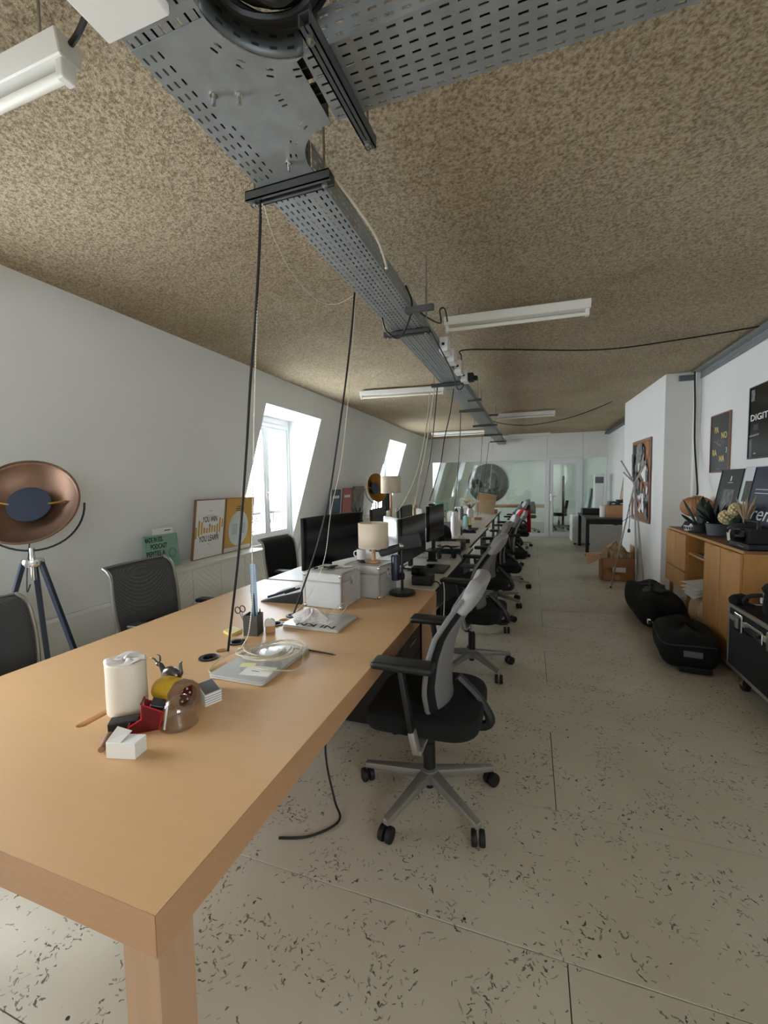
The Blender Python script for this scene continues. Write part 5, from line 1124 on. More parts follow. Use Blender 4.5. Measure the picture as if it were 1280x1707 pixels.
# ---------------- bags on the floor
def soft(w, d_, h, p=4.0, sag=.06, seed=0):
    def fn(u, v):
        a = 2*PI*u; c_, s_ = math.cos(a), math.sin(a); q = (abs(c_)**p+abs(s_)**p)**(-1/p)
        k = math.sin(PI*min(1, max(0, v)))**.28 if v < 1 else 0
        z = h*(1-math.cos(PI*v))/2
        wob = 1+sag*math.sin(3*a+seed+5*v)*.6
        return Vector((w/2*c_*q*k*wob, d_/2*s_*q*k*wob, z*(1-.10*abs(c_*q)**2*v*0-.12*math.sin(2*a+seed)**2*v)))
    return fn
t = thing('duffel_bag', 'long black duffel bag with a pale print on the floor by the sideboard', 'bag', (1.225, 5.16, 0))
MB().grid(soft(.40, 1.12, .33, 5, .05, 1), 48, 18).build('bag_body', 'black_fabric', t, smooth=True)
g = MB()
for k in range(14):
    y = -.05+random.uniform(-.16, .16); x = random.uniform(-.09, .09); g.bar((x-.05, y, .322), (x+.05, y+random.uniform(-.06, .06), .322), .008, .03)
g.build('pale_print', 'pot_grey', t); MB().tube(smoothpath([(-.10, -.4, .25), (-.05, -.2, .345), (-.02, 0, .33), (.03, .25, .345), (.0, .42, .25)], 5), .012, 6).build('strap', 'black_matte', t, smooth=True)
t = thing('travel_case', 'black soft travel case with a grey label lying beside the flight case', 'bag', (1.19, 4.02, 0), math.radians(-6))
MB().grid(soft(.40, .66, .30, 5, .03, 0), 48, 18).build('case_body', 'black_fabric', t, smooth=True)
MB().bx(-.06, .06, -.345, -.335, .13, .175).build('label_plate', 'pot_grey', t, bevel=.003); MB().bx(-.09, .12, -.36, -.325, .015, .06).build('front_pocket', 'black_matte', t, bevel=.01)
MB().tube(smoothpath([(-.19, .25, .20), (-.205, .05, .235), (-.195, -.2, .20), (-.15, -.31, .20), (.0, -.335, .215), (.15, -.31, .21)], 5), .006, 6).build('zip', 'pot_dark', t, smooth=True); MB().bx(-.225, -.195, .26, .30, .17, .21).build('buckle', 'chrome', t, bevel=.004)
# ---------------- flight case
fcx0, fcx1, fy0, fy1, fz0, fz1 = 1.335, 1.785, 2.86, 3.62, .135, .585
t = thing('flight_case', 'black flight case with aluminium edges on castors at the right edge', 'flight case', (0, 0, 0))
MB().bx(fcx0+.004, fcx1-.004, fy0+.004, fy1-.004, fz0+.004, fz1-.10).build('body', 'black_matte', t); MB().bx(fcx0+.004, fcx1-.004, fy0+.004, fy1-.004, fz1-.075, fz1-.004).build('lid', 'black_matte', t)
for x in (fcx0, fcx1-.02):
    for y in (fy0, fy1-.02): MB().bx(x, x+.02, y, y+.02, fz0, fz1).build('corner_profile', 'case_trim', t, bevel=.002, seg=1)
for z in (fz0, fz1-.022):
    for x in (fcx0-.001, fcx1-.02): MB().bx(x, x+.021, fy0, fy1, z, z+.022).build('edge_profile', 'case_trim', t, bevel=.002, seg=1)
    for y in (fy0, fy1-.02): MB().bx(fcx0, fcx1, y, y+.02, z, z+.022).build('edge_profile', 'case_trim', t, bevel=.002, seg=1)
MB().bx(fcx0-.004, fcx0+.01, fy0, fy1, fz1-.105, fz1-.07).build('lid_profile', 'case_trim', t, bevel=.002, seg=1)
for y in (3.44, 3.02):
    l_ = MB().bx(fcx0-.012, fcx0, y-.055, y+.055, fz1-.15, fz1-.03).build('butterfly_latch', 'chrome', t, bevel=.006); MB().bx(fcx0-.022, fcx0-.012, y-.02, y+.02, fz1-.13, fz1-.06).build('latch_wing', 'alu', l_, bevel=.004); MB().bx(fcx0-.017, fcx0-.012, y-.045, y-.028, fz1-.12, fz1-.05).build('latch_slot', 'ink', l_)
l_ = MB().bx(fcx0-.010, fcx0, 3.12, 3.34, fz1-.13, fz1-.055).build('handle_plate', 'chrome', t, bevel=.004); MB().bx(fcx0-.026, fcx0-.010, 3.15, 3.31, fz1-.105, fz1-.08).build('handle_grip', 'black_plastic', l_, bevel=.006)
for x, y in ((fcx0+.09, 3.50), (fcx1-.09, 3.50), (fcx0+.09, 2.98), (fcx1-.09, 2.98)):
    w_ = MB().lathe([(.012, -.018), (.048, -.018), (.05, -.012), (.05, .012), (.048, .018), (.012, .018)], 20, T(x-.02, y, .05) @ Ry(PI/2)).build('castor_wheel', 'rubber', t, smooth=True)
    f = MB().bx(x-.055, x+.04, y-.05, y+.05, fz0-.012, fz0); f.bx(x-.048, x-.043, y-.03, y+.03, .04, fz0-.01); f.bx(x+.003, x+.008, y-.03, y+.03, .04, fz0-.01); f.tube([(x-.05, y, .05), (x+.01, y, .05)], .008, 8); f.build('castor_fork', 'chrome', w_)
t = thing('camera_bag', 'round black camera bag with a pale tag on the flight case', 'bag', (1.60, 3.33, fz1))
MB().lathe([(0, 0), (.17, 0), (.178, .02), (.17, .13), (.178, .145), (.185, .16), (.17, .185), (.06, .195), (0, .195)], 32).build('bag_body', 'black_fabric', t, smooth=True); MB().bx(-.185, -.165, .02, .09, .055, .115, Rz(-.35)).build('pale_tag', 'mug_white', t, bevel=.004); MB().bx(-.187, -.17, -.03, -.01, .02, .035).build('buckle', 'chrome', t)
MB().tube(smoothpath([(-.17, .05, .12), (-.23, .08, .10), (-.24, .12, .05), (-.18, .13, .02)], 5), .014, 7).build('strap', 'black_matte', t, smooth=True)
o = MB().lathe([(0, -.06), (.03, -.055), (.038, -.03), (.038, .03), (.03, .055), (0, .06)], 18, Ry(PI/2)).build('foam_windshield', 'black_fabric', None, smooth=True); o.location = (1.375, 3.57, fz1+.038); o.rotation_euler = (0, 0, .6); tag(o, 'black foam windshield on the corner of the flight case', 'windshield')
# ---------------- pillar: pin board, coat rack, box
ang = math.atan2(1.41-1.475, 7.82-5.88)
R_ = Matrix(((0, 0, -1, 0), (-1, 0, 0, 0), (0, 1, 0, 0), (0, 0, 0, 1)))
yc = 6.76; xc = 1.475+(yc-5.88)*(1.41-1.475)/(7.82-5.88)
t = thing('pin_board', 'brown pin board covered with torn photo clippings on the pillar', 'pin board', M=T(xc, yc, .89) @ Rz(-math.atan2(-(1.41-1.475), 7.82-5.88)*-1) @ R_)
bw, bh = .88, 1.13
MB().bx(-bw/2, bw/2, 0, bh, .001, .012).build('cork_sheet', 'cork', t); f = MB()
for a in ((-bw/2, bw/2, 0, .035), (-bw/2, bw/2, bh-.035, bh), (-bw/2, -bw/2+.035, .035, bh-.035), (bw/2-.035, bw/2, .035, bh-.035)): f.bx(*a, .001, .022)
f.build('board_frame', 'frame_wood', t, bevel=.002, seg=1)
random.seed(5)
for k in range(60):
    cx_, cy_ = random.uniform(-.36, .36), random.uniform(.12, bh-.10); r_ = random.uniform(.06, .15); n = random.choice((4, 5, 6)); a0 = random.uniform(0, 6)
    pl = [(max(-.39, min(.39, cx_+r_*random.uniform(.5, 1.2)*math.cos(a0+2*PI*i/n))), max(.06, min(bh-.05, cy_+1.3*r_*random.uniform(.5, 1.2)*math.sin(a0+2*PI*i/n)))) for i in range(n)]
    MB().prism(pl, .0125+.0005*k, .0129+.0005*k).build('clipping', random.choice(['photo_grey', 'photo_dark', 'poster_sketch', 'paper', 'ink', 'photo_grey', 'mug_white', 'cardboard']), t)
t = thing('coat_rack', 'slim metal tripod coat rack standing before the pin board', 'coat rack', (0, 0, 0))
ap = Vector((1.265, 6.30, 1.42)); F1 = Vector((1.03, 6.40, .008)); F2 = Vector((1.28, 6.12, .008)); F3 = Vector((1.40, 6.26, .008))
for f_, tp in ((F1, aty(1077, 770, 6.28)), (F2, aty(1039, 787, 6.32)), (F3, aty(1035, 768, 6.36))):
    tp = Vector((min(tp.x, 1.43), tp.y, tp.z)); MB().tube([f_, ap+(ap-f_).normalized()*.0, tp], .010, 10).build('pole', 'alu_cast', t, smooth=True); MB().cyl(f_-Vector((0, 0, .008)), .013, 0, .02, 10).build('foot', 'rubber', t)
MB().sphere(ap, .022, 12, 8).build('joint', 'alu_cast', t, smooth=True); a_ = aty(1057, 786, 6.3); MB().tube([ap, ap+Vector((.06, .0, .16)), ap+Vector((.11, .02, .25))], .007, 8).build('hook_arm', 'alu_cast', t, smooth=True)
t = thing('plug_cord', 'black plug hanging on a cord from the coat rack', 'plug', aty(1048, 885, 6.28)); MB().lathe([(0, -.02), (.018, -.02), (.018, .01), (.008, .03), (0, .03)], 12).build('plug_body', 'black_plastic', t, smooth=True); MB().tube([(0, 0, .03), (.01, 0, .2), (.0, .02, .35)], .004, 6).build('cord', 'cable_black', t); MB().bar((-.08, 0, .12), (.02, 0, .2), .006, .006).build('clip_bar', 'black_plastic', t)
t = thing('cardboard_box', 'open cardboard box overflowing with crumpled kraft paper by the coat rack', 'box', (1.20, 7.04, 0))
bx_ = MB(); W_, D_, H_ = .21, .18, .335
for a in ((-W_, W_, -D_, -D_+.006), (-W_, W_, D_-.006, D_), (-W_, -W_+.006, -D_, D_), (W_-.006, W_, -D_, D_)): bx_.bx(*a, 0, H_)
bx_.bx(-W_, W_, -D_, D_, 0, .006); bx_.build('carton', 'cardboard', t)
MB().add([(-W_, -D_, H_), (-W_, D_, H_), (-W_-.20, D_-.05, H_+.02), (-W_-.20, -D_-.03, H_-.10)], [(0, 1, 2, 3)]).build('flap', 'cardboard_in', t, thick=.005)
MB().add([(-W_, -D_, H_), (W_, -D_, H_), (W_, -D_-.025, H_-.14), (-W_, -D_-.025, H_-.14)], [(0, 1, 2, 3)]).build('flap', 'cardboard', t, thick=.005)
MB().add([(W_, -D_, H_), (W_, D_, H_), (W_+.0, D_, H_+.16), (W_+.0, -D_+.04, H_+.16)], [(0, 1, 2, 3)]).build('flap', 'cardboard_in', t, thick=.005)
MB().bx(-.08, .09, -D_-.0285, -D_-.026, .135, .205).build('shipping_label', 'paper', t); MB().bx(-.05, .02, -D_-.002, -D_, .02, .09).build('tape', 'cardboard_in', t)
for k in range(6):
    o = MB().grid(crump(.078, .078, .07, 6+k % 3, .5, k*1.7), 44, 24).build('crumpled_paper', 'kraft', None); o.location = ((1.08, 1.20, 1.32, 1.12, 1.26, 1.18)[k], (6.97, 6.95, 6.98, 7.10, 7.10, 7.02)[k], (.35, .37, .34, .37, .37, .47)[k]); tag(o, 'crumpled kraft paper ball overflowing from the box by the coat rack', 'paper', 'crumpled kraft paper in the box')
# ---------------- desk with printer in the far right corner
t = thing('office_desk', 'dark-framed grey desk against the right wall beyond the pillar', 'desk', (1.37, 9.55, 0))
MB().bx(-.38, .42, -.55, .95, .715, .745).build('tabletop', 'olive_grey', t, bevel=.004); 
for x in (-.34, .38): MB().bx(x-.03, x+.03, -.53, -.47, 0, .715).build('leg', 'black_plastic', t, bevel=.006); MB().bx(x-.03, x+.03, .86, .92, 0, .715).build('leg', 'black_plastic', t, bevel=.006)
MB().bx(-.34, .38, -.53, -.49, .62, .715).build('front_rail', 'black_plastic', t, bevel=.01); MB().bx(-.28, .32, -.44, -.42, .08, .60).build('modesty_panel', 'alu_sheet', t); MB().bx(-.38, -.26, -.54, -.46, 0, .03).build('foot_plate', 'black_plastic', t, bevel=.01)
t = thing('drawer_unit', 'white filing drawer unit left of the far grey desk', 'drawer unit', (1.10, 10.90, 0)); MB().bx(-.2, .2, -.35, .35, .04, .66).build('body', 'white_gloss', t, bevel=.004)
for k in range(3): o = MB().bx(-.216, -.2, -.34, .34, .06+.2*k, .25+.2*k).build('drawer', 'white_gloss', t, bevel=.003); MB().bx(-.224, -.216, -.06, .06, .2+.2*k, .212+.2*k).build('handle', 'alu', o)
for k in range(4): MB().cyl((-.15+.3*(k % 2), -.3+.6*(k//2), 0), .025, 0, .04, 10).build('wheel', 'rubber', t)
t = thing('wooden_chest', 'small wooden drawer chest on the far grey desk', 'chest', (1.58, 9.35, .745)); MB().bx(-.19, .19, -.14, .14, 0, .235).build('body', 'lamp_wood', t, bevel=.003)
for k in range(4): o = MB().bx(-.205, -.19, -.13, .13, .012+.055*k, .06+.055*k).build('drawer', 'lamp_wood', t, bevel=.002); MB().sphere((-.215, 0, .036+.055*k), .012, 8, 6).build('knob', 'black_plastic', o)
for k, (nm, lb, dx) in enumerate((('poster_navy', 'blue box lying on top of the wooden drawer chest', -.08), ('pot_dark', 'dark folder box standing on the wooden drawer chest', .07))):
    t = thing('storage_box', lb, 'box', (1.58+dx, 9.35, .981)); MB().bx(-.07, .07, -.12, .12, 0, .07+.03*k).build('box_body', nm, t, bevel=.004); MB().bx(-.03, .03, -.122, -.12, .02, .04).build('box_label', 'paper', t)
t = thing('paper_towel', 'white paper towel roll on the far grey desk', 'paper roll', (1.33, 9.30, .745)); MB().lathe([(.02, 0), (.06, 0), (.06, .22), (.02, .22)], 22).build('roll', 'paper', t, smooth=True); MB().cyl((0, 0, 0), .021, 0, .225, 14).build('core', 'cardboard', t)
t = thing('printer', 'low black printer at the left of the far grey desk', 'printer', (1.22, 10.0, .745)); MB().bx(-.2, .2, -.16, .16, 0, .13).build('body', 'black_plastic', t, bevel=.01); MB().bx(-.15, .15, -.20, -.16, .03, .04).build('paper_tray', 'black_matte', t)
t = thing('air_purifier', 'tall pale column fan behind the far desk', 'fan', (1.52, 11.35, 0)); MB().prism(rounded(.22, .22, .04), 0, 1.62).build('column', 'wall_cool', t, bevel=.01); MB().bx(-.09, .09, -.115, -.11, 1.4, 1.55).build('grille', 'pot_grey', t)
t, w_, h_, zz = wall_frame('framed_print', 'framed pale print leaning against the wall above the far desk', 9.75, 9.35, 1.09, 1.66, 'beige_cloth', 'black_plastic', x=1.72, lean=-.13, cat='picture')
MB().bx(-.08, .08, .15, .4, zz, zz+.0004).build('motif', 'photo_grey', t)
# ================================================================== LEFT WALL
cbx = -3.0; cz = .718
cb = thing('low_cabinet', 'low white cabinet with chevron slatted doors below the left window', 'cabinet', (0, 0, 0))
xb = wallx(.0)+.03
MB().prism([(wallx(.03)+.02, .03), (cbx, .03), (cbx, cz-.022), (wallx(cz)+.012, cz-.022)], -4.25, -2.72, Rx(PI/2)).build('carcass', 'wall_cool', cb)
MB().bx(wallx(cz)+.012, cbx+.02, 2.70, 4.27, cz-.022, cz).build('top_board', 'white_plastic', cb, bevel=.002, seg=1)
def clip_rect(poly, x0, x1, y0, y1):
    def cut(p, ins, itx):
        out = []
        for i in range(len(p)):
            a, b = p[i-1], p[i]
            if ins(b):
                if not ins(a): out.append(itx(a, b))
                out.append(b)
            elif ins(a): out.append(itx(a, b))
        return out
    for ax, v, sg in ((0, x0, 1), (0, x1, -1), (1, y0, 1), (1, y1, -1)):
        if not poly: return []
        poly = cut(poly, lambda q: sg*(q[ax]-v) >= -1e-9, lambda a, b: tuple(a[k]+(b[k]-a[k])*((v-a[ax])/(b[ax]-a[ax])) for k in range(2)))
    return poly
MS = Matrix(((0, 0, 1, 0), (1, 0, 0, 0), (0, 1, 0, 0), (0, 0, 0, 1)))
for i, (y0, y1) in enumerate(((2.73, 3.10), (3.103, 3.48), (3.483, 3.86), (3.863, 4.24))):
    dr = MB().bx(cbx, cbx+.010, y0+.002, y1-.002, .05, cz-.026).build('door', 'wall_paint', cb); sg = 1 if i % 2 == 0 else -1; pitch = .058; w_ = y1-y0
    for k in range(-8, 14):
        zb = .05+pitch*k
        pl = [(y0+.004, zb+(0 if sg > 0 else w_*.8)), (y1-.004, zb+(w_*.8 if sg > 0 else 0)), (y1-.004, zb+pitch-.004+(w_*.8 if sg > 0 else 0)), (y0+.004, zb+pitch-.004+(0 if sg > 0 else w_*.8))]
        pl = clip_rect(pl, y0+.003, y1-.003, .052, cz-.028)
        if len(pl) >= 3: MB().prism(pl, cbx+.010, cbx+.015, MS).build('slat', 'white_plastic', dr)
def lean_frame(name, label, y0, y1, zb, zt, xb, xt, face, fmat, border=.01, deep=.02, cat='picture'):
    """leaning print facing the room; local x along +Y, local y up the print, local z out of the print"""
    b = Vector((xb, (y0+y1)/2, zb)); tp = Vector((xt, (y0+y1)/2, zt)); up = (tp-b).normalized(); xx = Vector((0, 1, 0)); n = xx.cross(up); h_ = (tp-b).length; w_ = y1-y0
    M = Matrix(((xx.x, up.x, n.x, b.x), (xx.y, up.y, n.y, b.y), (xx.z, up.z, n.z, b.z), (0, 0, 0, 1)))
    t = thing(name, label, cat, M=M); MB().bx(-w_/2+border, w_/2-border, border, h_-border, 0, deep*.6).build('print', face, t); f = MB()
    for a in ((-w_/2, w_/2, 0, border), (-w_/2, w_/2, h_-border, h_), (-w_/2, -w_/2+border, border, h_-border), (w_/2-border, w_/2, border, h_-border)): f.bx(*a, 0, deep)
    f.build('picture_frame', fmat, t, bevel=.001, seg=1); return t, w_, h_, deep*.6+.0004
# framed prints leaning on the cabinet
yA0, yA1, yB1 = atx(318, 935, -3.25).y, atx(367, 922, -3.25).y, atx(413, 912, -3.25).y
t, w_, h_, zz = lean_frame('framed_print', 'framed white print with YOU WIN lettering on the low cabinet', yA0-.02, yA1-.01, cz, 1.335, -3.235, wallx(1.335)+.03, 'paper', 'frame_wood', .008, .028)
w_ -= .02
text_obj('lettering', 'YOU WIN', .085, T(0, h_*.66, zz+.0006), 'ink', t, width=w_*.50, bold=.001); text_obj('lettering', '&', .05, T(0, h_*.56, zz+.0006), 'ink', t); text_obj('lettering', 'YOU LEARN', .085, T(0, h_*.335, zz+.0006), 'ink', t, width=w_*.68, bold=.001)
for k in range(11):
    x = -w_*.45+w_*.9*k/10; hh = (.12, .16, .13, .06, .05, .06, .075, .07, .13, .16, .09)[k]; yy = h_*(.36, .40, .42, .435, .435, .435, .435, .435, .36, .42, .50)[k]; MB().bx(x-.011, x+.011, yy, yy+hh, zz, zz+.0003).build('gold_bar', 'ochre', t)
MB().bx(-.02, .02, h_*.80, h_*.806, zz, zz+.0004).build('small_logo', 'ink', t); MB().bx(-.06, .06, h_*.73, h_*.734, zz, zz+.0004).build('caption_line', 'pot_grey', t); MB().bx(-.015, .015, h_*.24, h_*.246, zz, zz+.0004).build('small_logo', 'ink', t)
t, w_, h_, zz = lean_frame('framed_print', 'ochre print with a large white circle on the low cabinet', yA1+.0, yB1, cz, 1.335, -3.235, wallx(1.335)+.03, 'ochre', 'frame_wood', .006, .026)
MB().prism([(.17*math.cos(a), h_*.43+.20*math.sin(a)) for a in [2*PI*i/40 for i in range(40)]], zz, zz+.0004).build('white_circle', 'poster_pale', t); text_obj('lettering', 'SIMPLE', .04, T(0, h_*.83, zz+.0006), 'ink', t) if 0 else None
for k in range(3): MB().bx(-.07+.02*(k == 0), .07-.02*(k == 0), h_*(.83-.035*k), h_*(.843-.035*k), zz, zz+.0004).build('title_line', 'ink', t)
for k in range(8):
    for s in (-1, 1): MB().bx(s*.07-.045, s*.07+.045, h_*(.33+.025*k), h_*(.336+.025*k), zz+.0005, zz+.0008).build('text_line', 'pot_grey', t)
MB().bx(-w_/2+.008, w_/2-.008, .01, h_*.09, zz, zz+.0003).build('paper_strip', 'poster_pale', t)
yG0, yG1 = atx(243, 935, -3.2).y, atx(300, 935, -3.2).y
t, w_, h_, zz = lean_frame('green_booklet', 'green booklet titled MADE IN ESS leaning on the low cabinet', yG0, yG1-.02, cz, 1.03, -3.20, wallx(1.03)+.05, 'green_book', 'green_book', .004, .02, 'booklet')
for k, (s_, x, ww) in enumerate((('MADE IN ESS.', -.03, .30), ('PODCAST', .02, .20), ('PEPITES A', -.02, .24), ('IMPACT', -.05, .17))): text_obj('lettering', s_, .06, T(x-.05, h_*(.87-.20*k), zz), 'ink', t, width=min(ww, w_*.62)*(.9), bold=.0015)
MB().tube([(w_*.32+.04*math.cos(a), h_*.42+.04*math.sin(a), zz) for a in [2*PI*i/24 for i in range(24)]], .002, 4, closed=True).build('ring_motif', 'ink', t)
t, w_, h_, zz = lean_frame('white_leaflet', 'white leaflet sticking up behind the green booklet', yG0+.10, yG0+.33, cz, 1.09, -3.235, wallx(1.09)+.03, 'paper', 'paper', .002, .006, 'leaflet'); MB().bx(.02, .09, h_*.92, h_*.94, zz, zz+.0004).build('print_line', 'ink', t)
# second low cabinet with posters beyond the window
cb2 = thing('low_cabinet', 'low white cabinet farther along the left wall under the small posters', 'cabinet', (0, 0, 0))
MB().prism([(wallx(.03)+.02, .03), (cbx-.02, .03), (cbx-.02, .80), (wallx(.80)+.02, .80)], -8.5, -5.75, Rx(PI/2)).build('carcass', 'wall_cool', cb2)
for k in range(5): dr = MB().bx(cbx-.02, cbx-.006, 5.76+.548*k, 6.30+.548*k, .05, .79).build('door', 'white_plastic', cb2, bevel=.002, seg=1); MB().bx(cbx-.006, cbx+.004, 6.22+.548*k, 6.24+.548*k, .5, .6).build('handle', 'alu', dr)
for i, (px0, px1, py, fm, face, lb) in enumerate(((548, 566, 815, 'paper', 'poster_blue', 'blue poster in pale frame on the farther low cabinet'), (568, 584, 814, 'frame_wood', 'poster_pink', 'pink poster beside the blue one on the farther low cabinet'), (586, 604, 811, 'poster_sketch', 'poster_sketch', 'grey sketched portrait print right of the pink poster'))):
    a, b = atw(px0, py), atw(px1, py); t, w_, h_, zz = lean_frame('small_poster', lb, a.y, b.y-.01, .80, a.z, wallx(.80)+.16, wallx(a.z)+.03, face, fm, .012, .02, 'poster')
    if i < 2: MB().bx(-w_*.3, w_*.3, h_*.72, h_*.80, zz, zz+.0004).build('title_block', 'paper', t); MB().bx(-w_*.3, w_*.25, h_*.15, h_*.35, zz, zz+.0004).build('motif', 'poster_navy' if i == 0 else 'poster_pink', t)
    else: MB().prism([(w_*.2*math.cos(q), h_*.65+h_*.14*math.sin(q)) for q in [2*PI*j/18 for j in range(18)]], zz, zz+.0004).build('face_shape', 'photo_grey', t)
pl_ = thing('potted_plant', 'spiky potted plant in front of the small posters', 'potted plant', (-2.55, 6.05, .0)); MB().lathe([(0, .0), (.02, .0), (.02, .78), (.0, .78)], 10).build('stand_pole', 'black_plastic', pl_); MB().lathe([(0, 0), (.14, 0), (.14, .015), (0, .02)], 20).build('stand_foot', 'black_plastic', pl_); MB().lathe([(0, .76), (.07, .76), (.09, .90), (.08, .90), (0, .88)], 20).build('pot', 'pot_grey', pl_, smooth=True)
for i in range(9): a = i*2.4; blade(pl_, (0, 0, .88), (.10*math.cos(a), .12*math.sin(a), 1.05+.12*(i % 3)/2), .022, 'leaf_dark')
pl_ = thing('potted_plant', 'small fern on the first white desk behind the curved screen', 'potted plant', (-1.80, 4.05, TT)); MB().lathe([(0, 0), (.05, 0), (.06, .10), (.052, .10), (0, .09)], 20).build('pot', 'mug_white', pl_, smooth=True); MB().tube([(0, 0, .08), (0, 0, .32)], .006, 6).build('stem', 'leaf', pl_)
for i in range(22): a = i*2.4; blade(pl_, (0, 0, .16+.16*(i/22)), (.09*math.cos(a), .09*math.sin(a), .24+.2*(i/22)), .012, 'leaf', 'frond')
# tripod studio lamps
def studio_lamp(label, x, y, zc, R_, tilt, yaw, inner='copper', hubz=1.06, foot=.36, outer='pot_dark'):
    t = thing('tripod_lamp', label, 'floor lamp', (x, y, 0))
    MD = T(0, 0, zc) @ Rz(yaw) @ Rx(tilt)          # dish opens along local -Y
    prof = [(R_*math.sin(a*1.15)/math.sin(1.15), R_*.42*(1-math.cos(a*1.15))/(1-math.cos(1.15))) for a in [i/12 for i in range(13)]]
    d_ = MB().lathe([(max(r_, .0005), z) for r_, z in prof], 48, MD @ Rx(PI/2) @ T(0, 0, -R_*.25), caps=False).build('reflector_dish', inner, t, smooth=True, thick=.004)
    MB().tube([MD @ Vector((R_*math.cos(a), -R_*.17, R_*math.sin(a))) for a in [2*PI*i/48 for i in range(48)]], .006, 6, closed=True).build('dish_rim', inner, d_, smooth=True)
    MB().lathe([(0, -.02), (.09*R_/.25, -.015), (.105*R_/.25, 0), (.105*R_/.25, .012), (0, .016)], 30, MD @ T(0, R_*.05, 0) @ Rx(PI/2)).build('bulb_shield', 'bulb_blue', d_, smooth=True)
    for s in (-1, 1): MB().tube([MD @ Vector((s*.09*R_/.25, R_*.02, 0)), MD @ Vector((s*.17*R_/.25, R_*.05, .02))], .007, 6).build('shield_clip', 'brass', d_)
    MB().tube([T(0, 0, zc) @ Rz(yaw) @ Vector((1.06*R_*math.cos(a), 0, 1.06*R_*math.sin(a))) for a in [PI+PI*i/24 for i in range(25)]], .0055, 8).build('yoke', 'black_plastic', t, smooth=True)
    zy = zc-1.06*R_; MB().tube([(0, 0, hubz-.1), (0, 0, zy+.015)], .013, 12).build('mast', 'chrome', t, smooth=True)
    MB().lathe([(0, -.02), (.05, -.02), (.055, 0), (.05, .02), (0, .02)], 18, T(0, 0, hubz)).build('tripod_head', 'chrome', t, smooth=True)
    for k in range(3):
        a = .35+k*2*PI/3; MB().bar((.045*math.cos(a), .045*math.sin(a), hubz), (foot*math.cos(a), foot*math.sin(a), .012), .026, .022).build('tripod_leg', 'poster_navy' if outer == 'pot_dark' else 'black_plastic', t, bevel=.002, seg=1)
    MB().tube(smoothpath([MD @ Vector((.0, R_*.2, -.1)), (-.03, .0, zy-.02), (-.02, -.02, hubz-.05), (-.015, -.03, hubz-.16), (.0, -.02, hubz-.12)], 6), .0035, 6).build('lamp_cord', 'cable_black', t)
    return t
studio_lamp('big copper studio lamp on a dark tripod at the left edge', -2.62, 1.56, 1.385, .245, math.radians(-26), math.radians(40))
studio_lamp('gold studio lamp on a black tripod near the second dormer', -2.30, 6.2, 1.40, .22, math.radians(-8), math.radians(68), 'brass', 1.06, .33, 'black')
t = thing('hanging_garment', 'dark garment hung beside the second dormer window', 'garment', (-2.62, 7.6, .95)); MB().grid(lambda u, v: Vector((.03*math.sin(u*14), .22*(2*u-1)*(1-.25*v), .55*v)), 18, 6).build('cloth', 'poster_navy', t, smooth=True, thick=.02); MB().tube([(0, -.15, .55), (0, 0, .62), (0, .15, .55)], .006, 6).build('hanger', 'black_plastic', t); MB().bx(-.01, .01, -.01, .01, -.95, .6).build('post', 'black_plastic', t)
# ================================================================== FAR DESKS
t = thing('desk_lamp', 'pale green drum lamp on the pale desk near the partition', 'lamp', (-1.62, 7.9, TT)); MB().lathe([(.13, .16), (.13, .36)], 28, caps=False).build('lamp_shade', 'glass_green', t, smooth=True, thick=.004); MB().cyl((0, 0, 0), .012, 0, .3, 12).build('stem', 'lamp_wood', t); MB().cyl((0, 0, 0), .07, 0, .012, 20).build('foot', 'lamp_wood', t)
def soft_chair(label, x, y, rz, m_):
    t = thing('desk_chair', label, 'chair', (x, y, 0), rz); cushion(.46, .46, .40, .48, .14).build('seat', m_, t, smooth=True); MB().grid(lambda u, v: Vector(((2*u-1)*.22*(1-.25*v*v), -.20-.06*v+.05*(2*u-1)**2, .50+.45*v)), 10, 8).build('backrest', m_, t, smooth=True, thick=.03)
    for sx in (-1, 1):
        for sy in (-1, 1): MB().tube([(sx*.15, sy*.15, .41), (sx*.2, sy*.2, 0)], .014, 8).build('leg', 'lamp_wood', t, smooth=True)
    return t
soft_chair('dark green padded chair beyond the pale green lamp', -2.35, 8.3, -PI/2, 'leaf_grey'); soft_chair('beige padded chair on the wall side of the farthest desk', -2.35, 9.5, -PI/2, 'beige_cloth')
t = thing('folded_board', 'large folded kraft board standing on the far desk', 'board', (-.98, 9.45, TT+.045), .15); MB().bx(-.20, .20, -.006, .006, 0, .44, Rx(-.2) @ Ry(.18)).build('front_sheet', 'beige_cloth', t); MB().bx(-.19, .19, -.006, .006, 0, .40, T(0, .12, 0) @ Rx(.2) @ Ry(.18)).build('rear_sheet', 'cardboard_in', t)
fb = thing('flower_bunch', 'bunch of white and yellow flowers on the far desk', 'flowers', (-1.18, 8.7, TT)); MB().lathe([(0, 0), (.06, 0), (.07, .14), (.05, .18), (.055, .20)], 18).build('vase', 'mug_white', fb, smooth=True)
for i in range(22): a = i*2.4; r_ = .16*math.sqrt(i/22); p = (r_*math.cos(a), r_*math.sin(a), .30+.10*((i*7) % 5)/5); MB().tube([(0, 0, .18), p], .003, 4).build('stem', 'leaf', fb); MB().sphere(p, .032, 8, 5, (1, 1, .7)).build('bloom', 'petal' if i % 3 else 'mug_white', fb, smooth=True)
random.seed(21)
names = [('bottle', 'mug_white'), ('bottle', 'ink'), ('bottle', 'glass_green'), ('bottle', 'beige_cloth')]
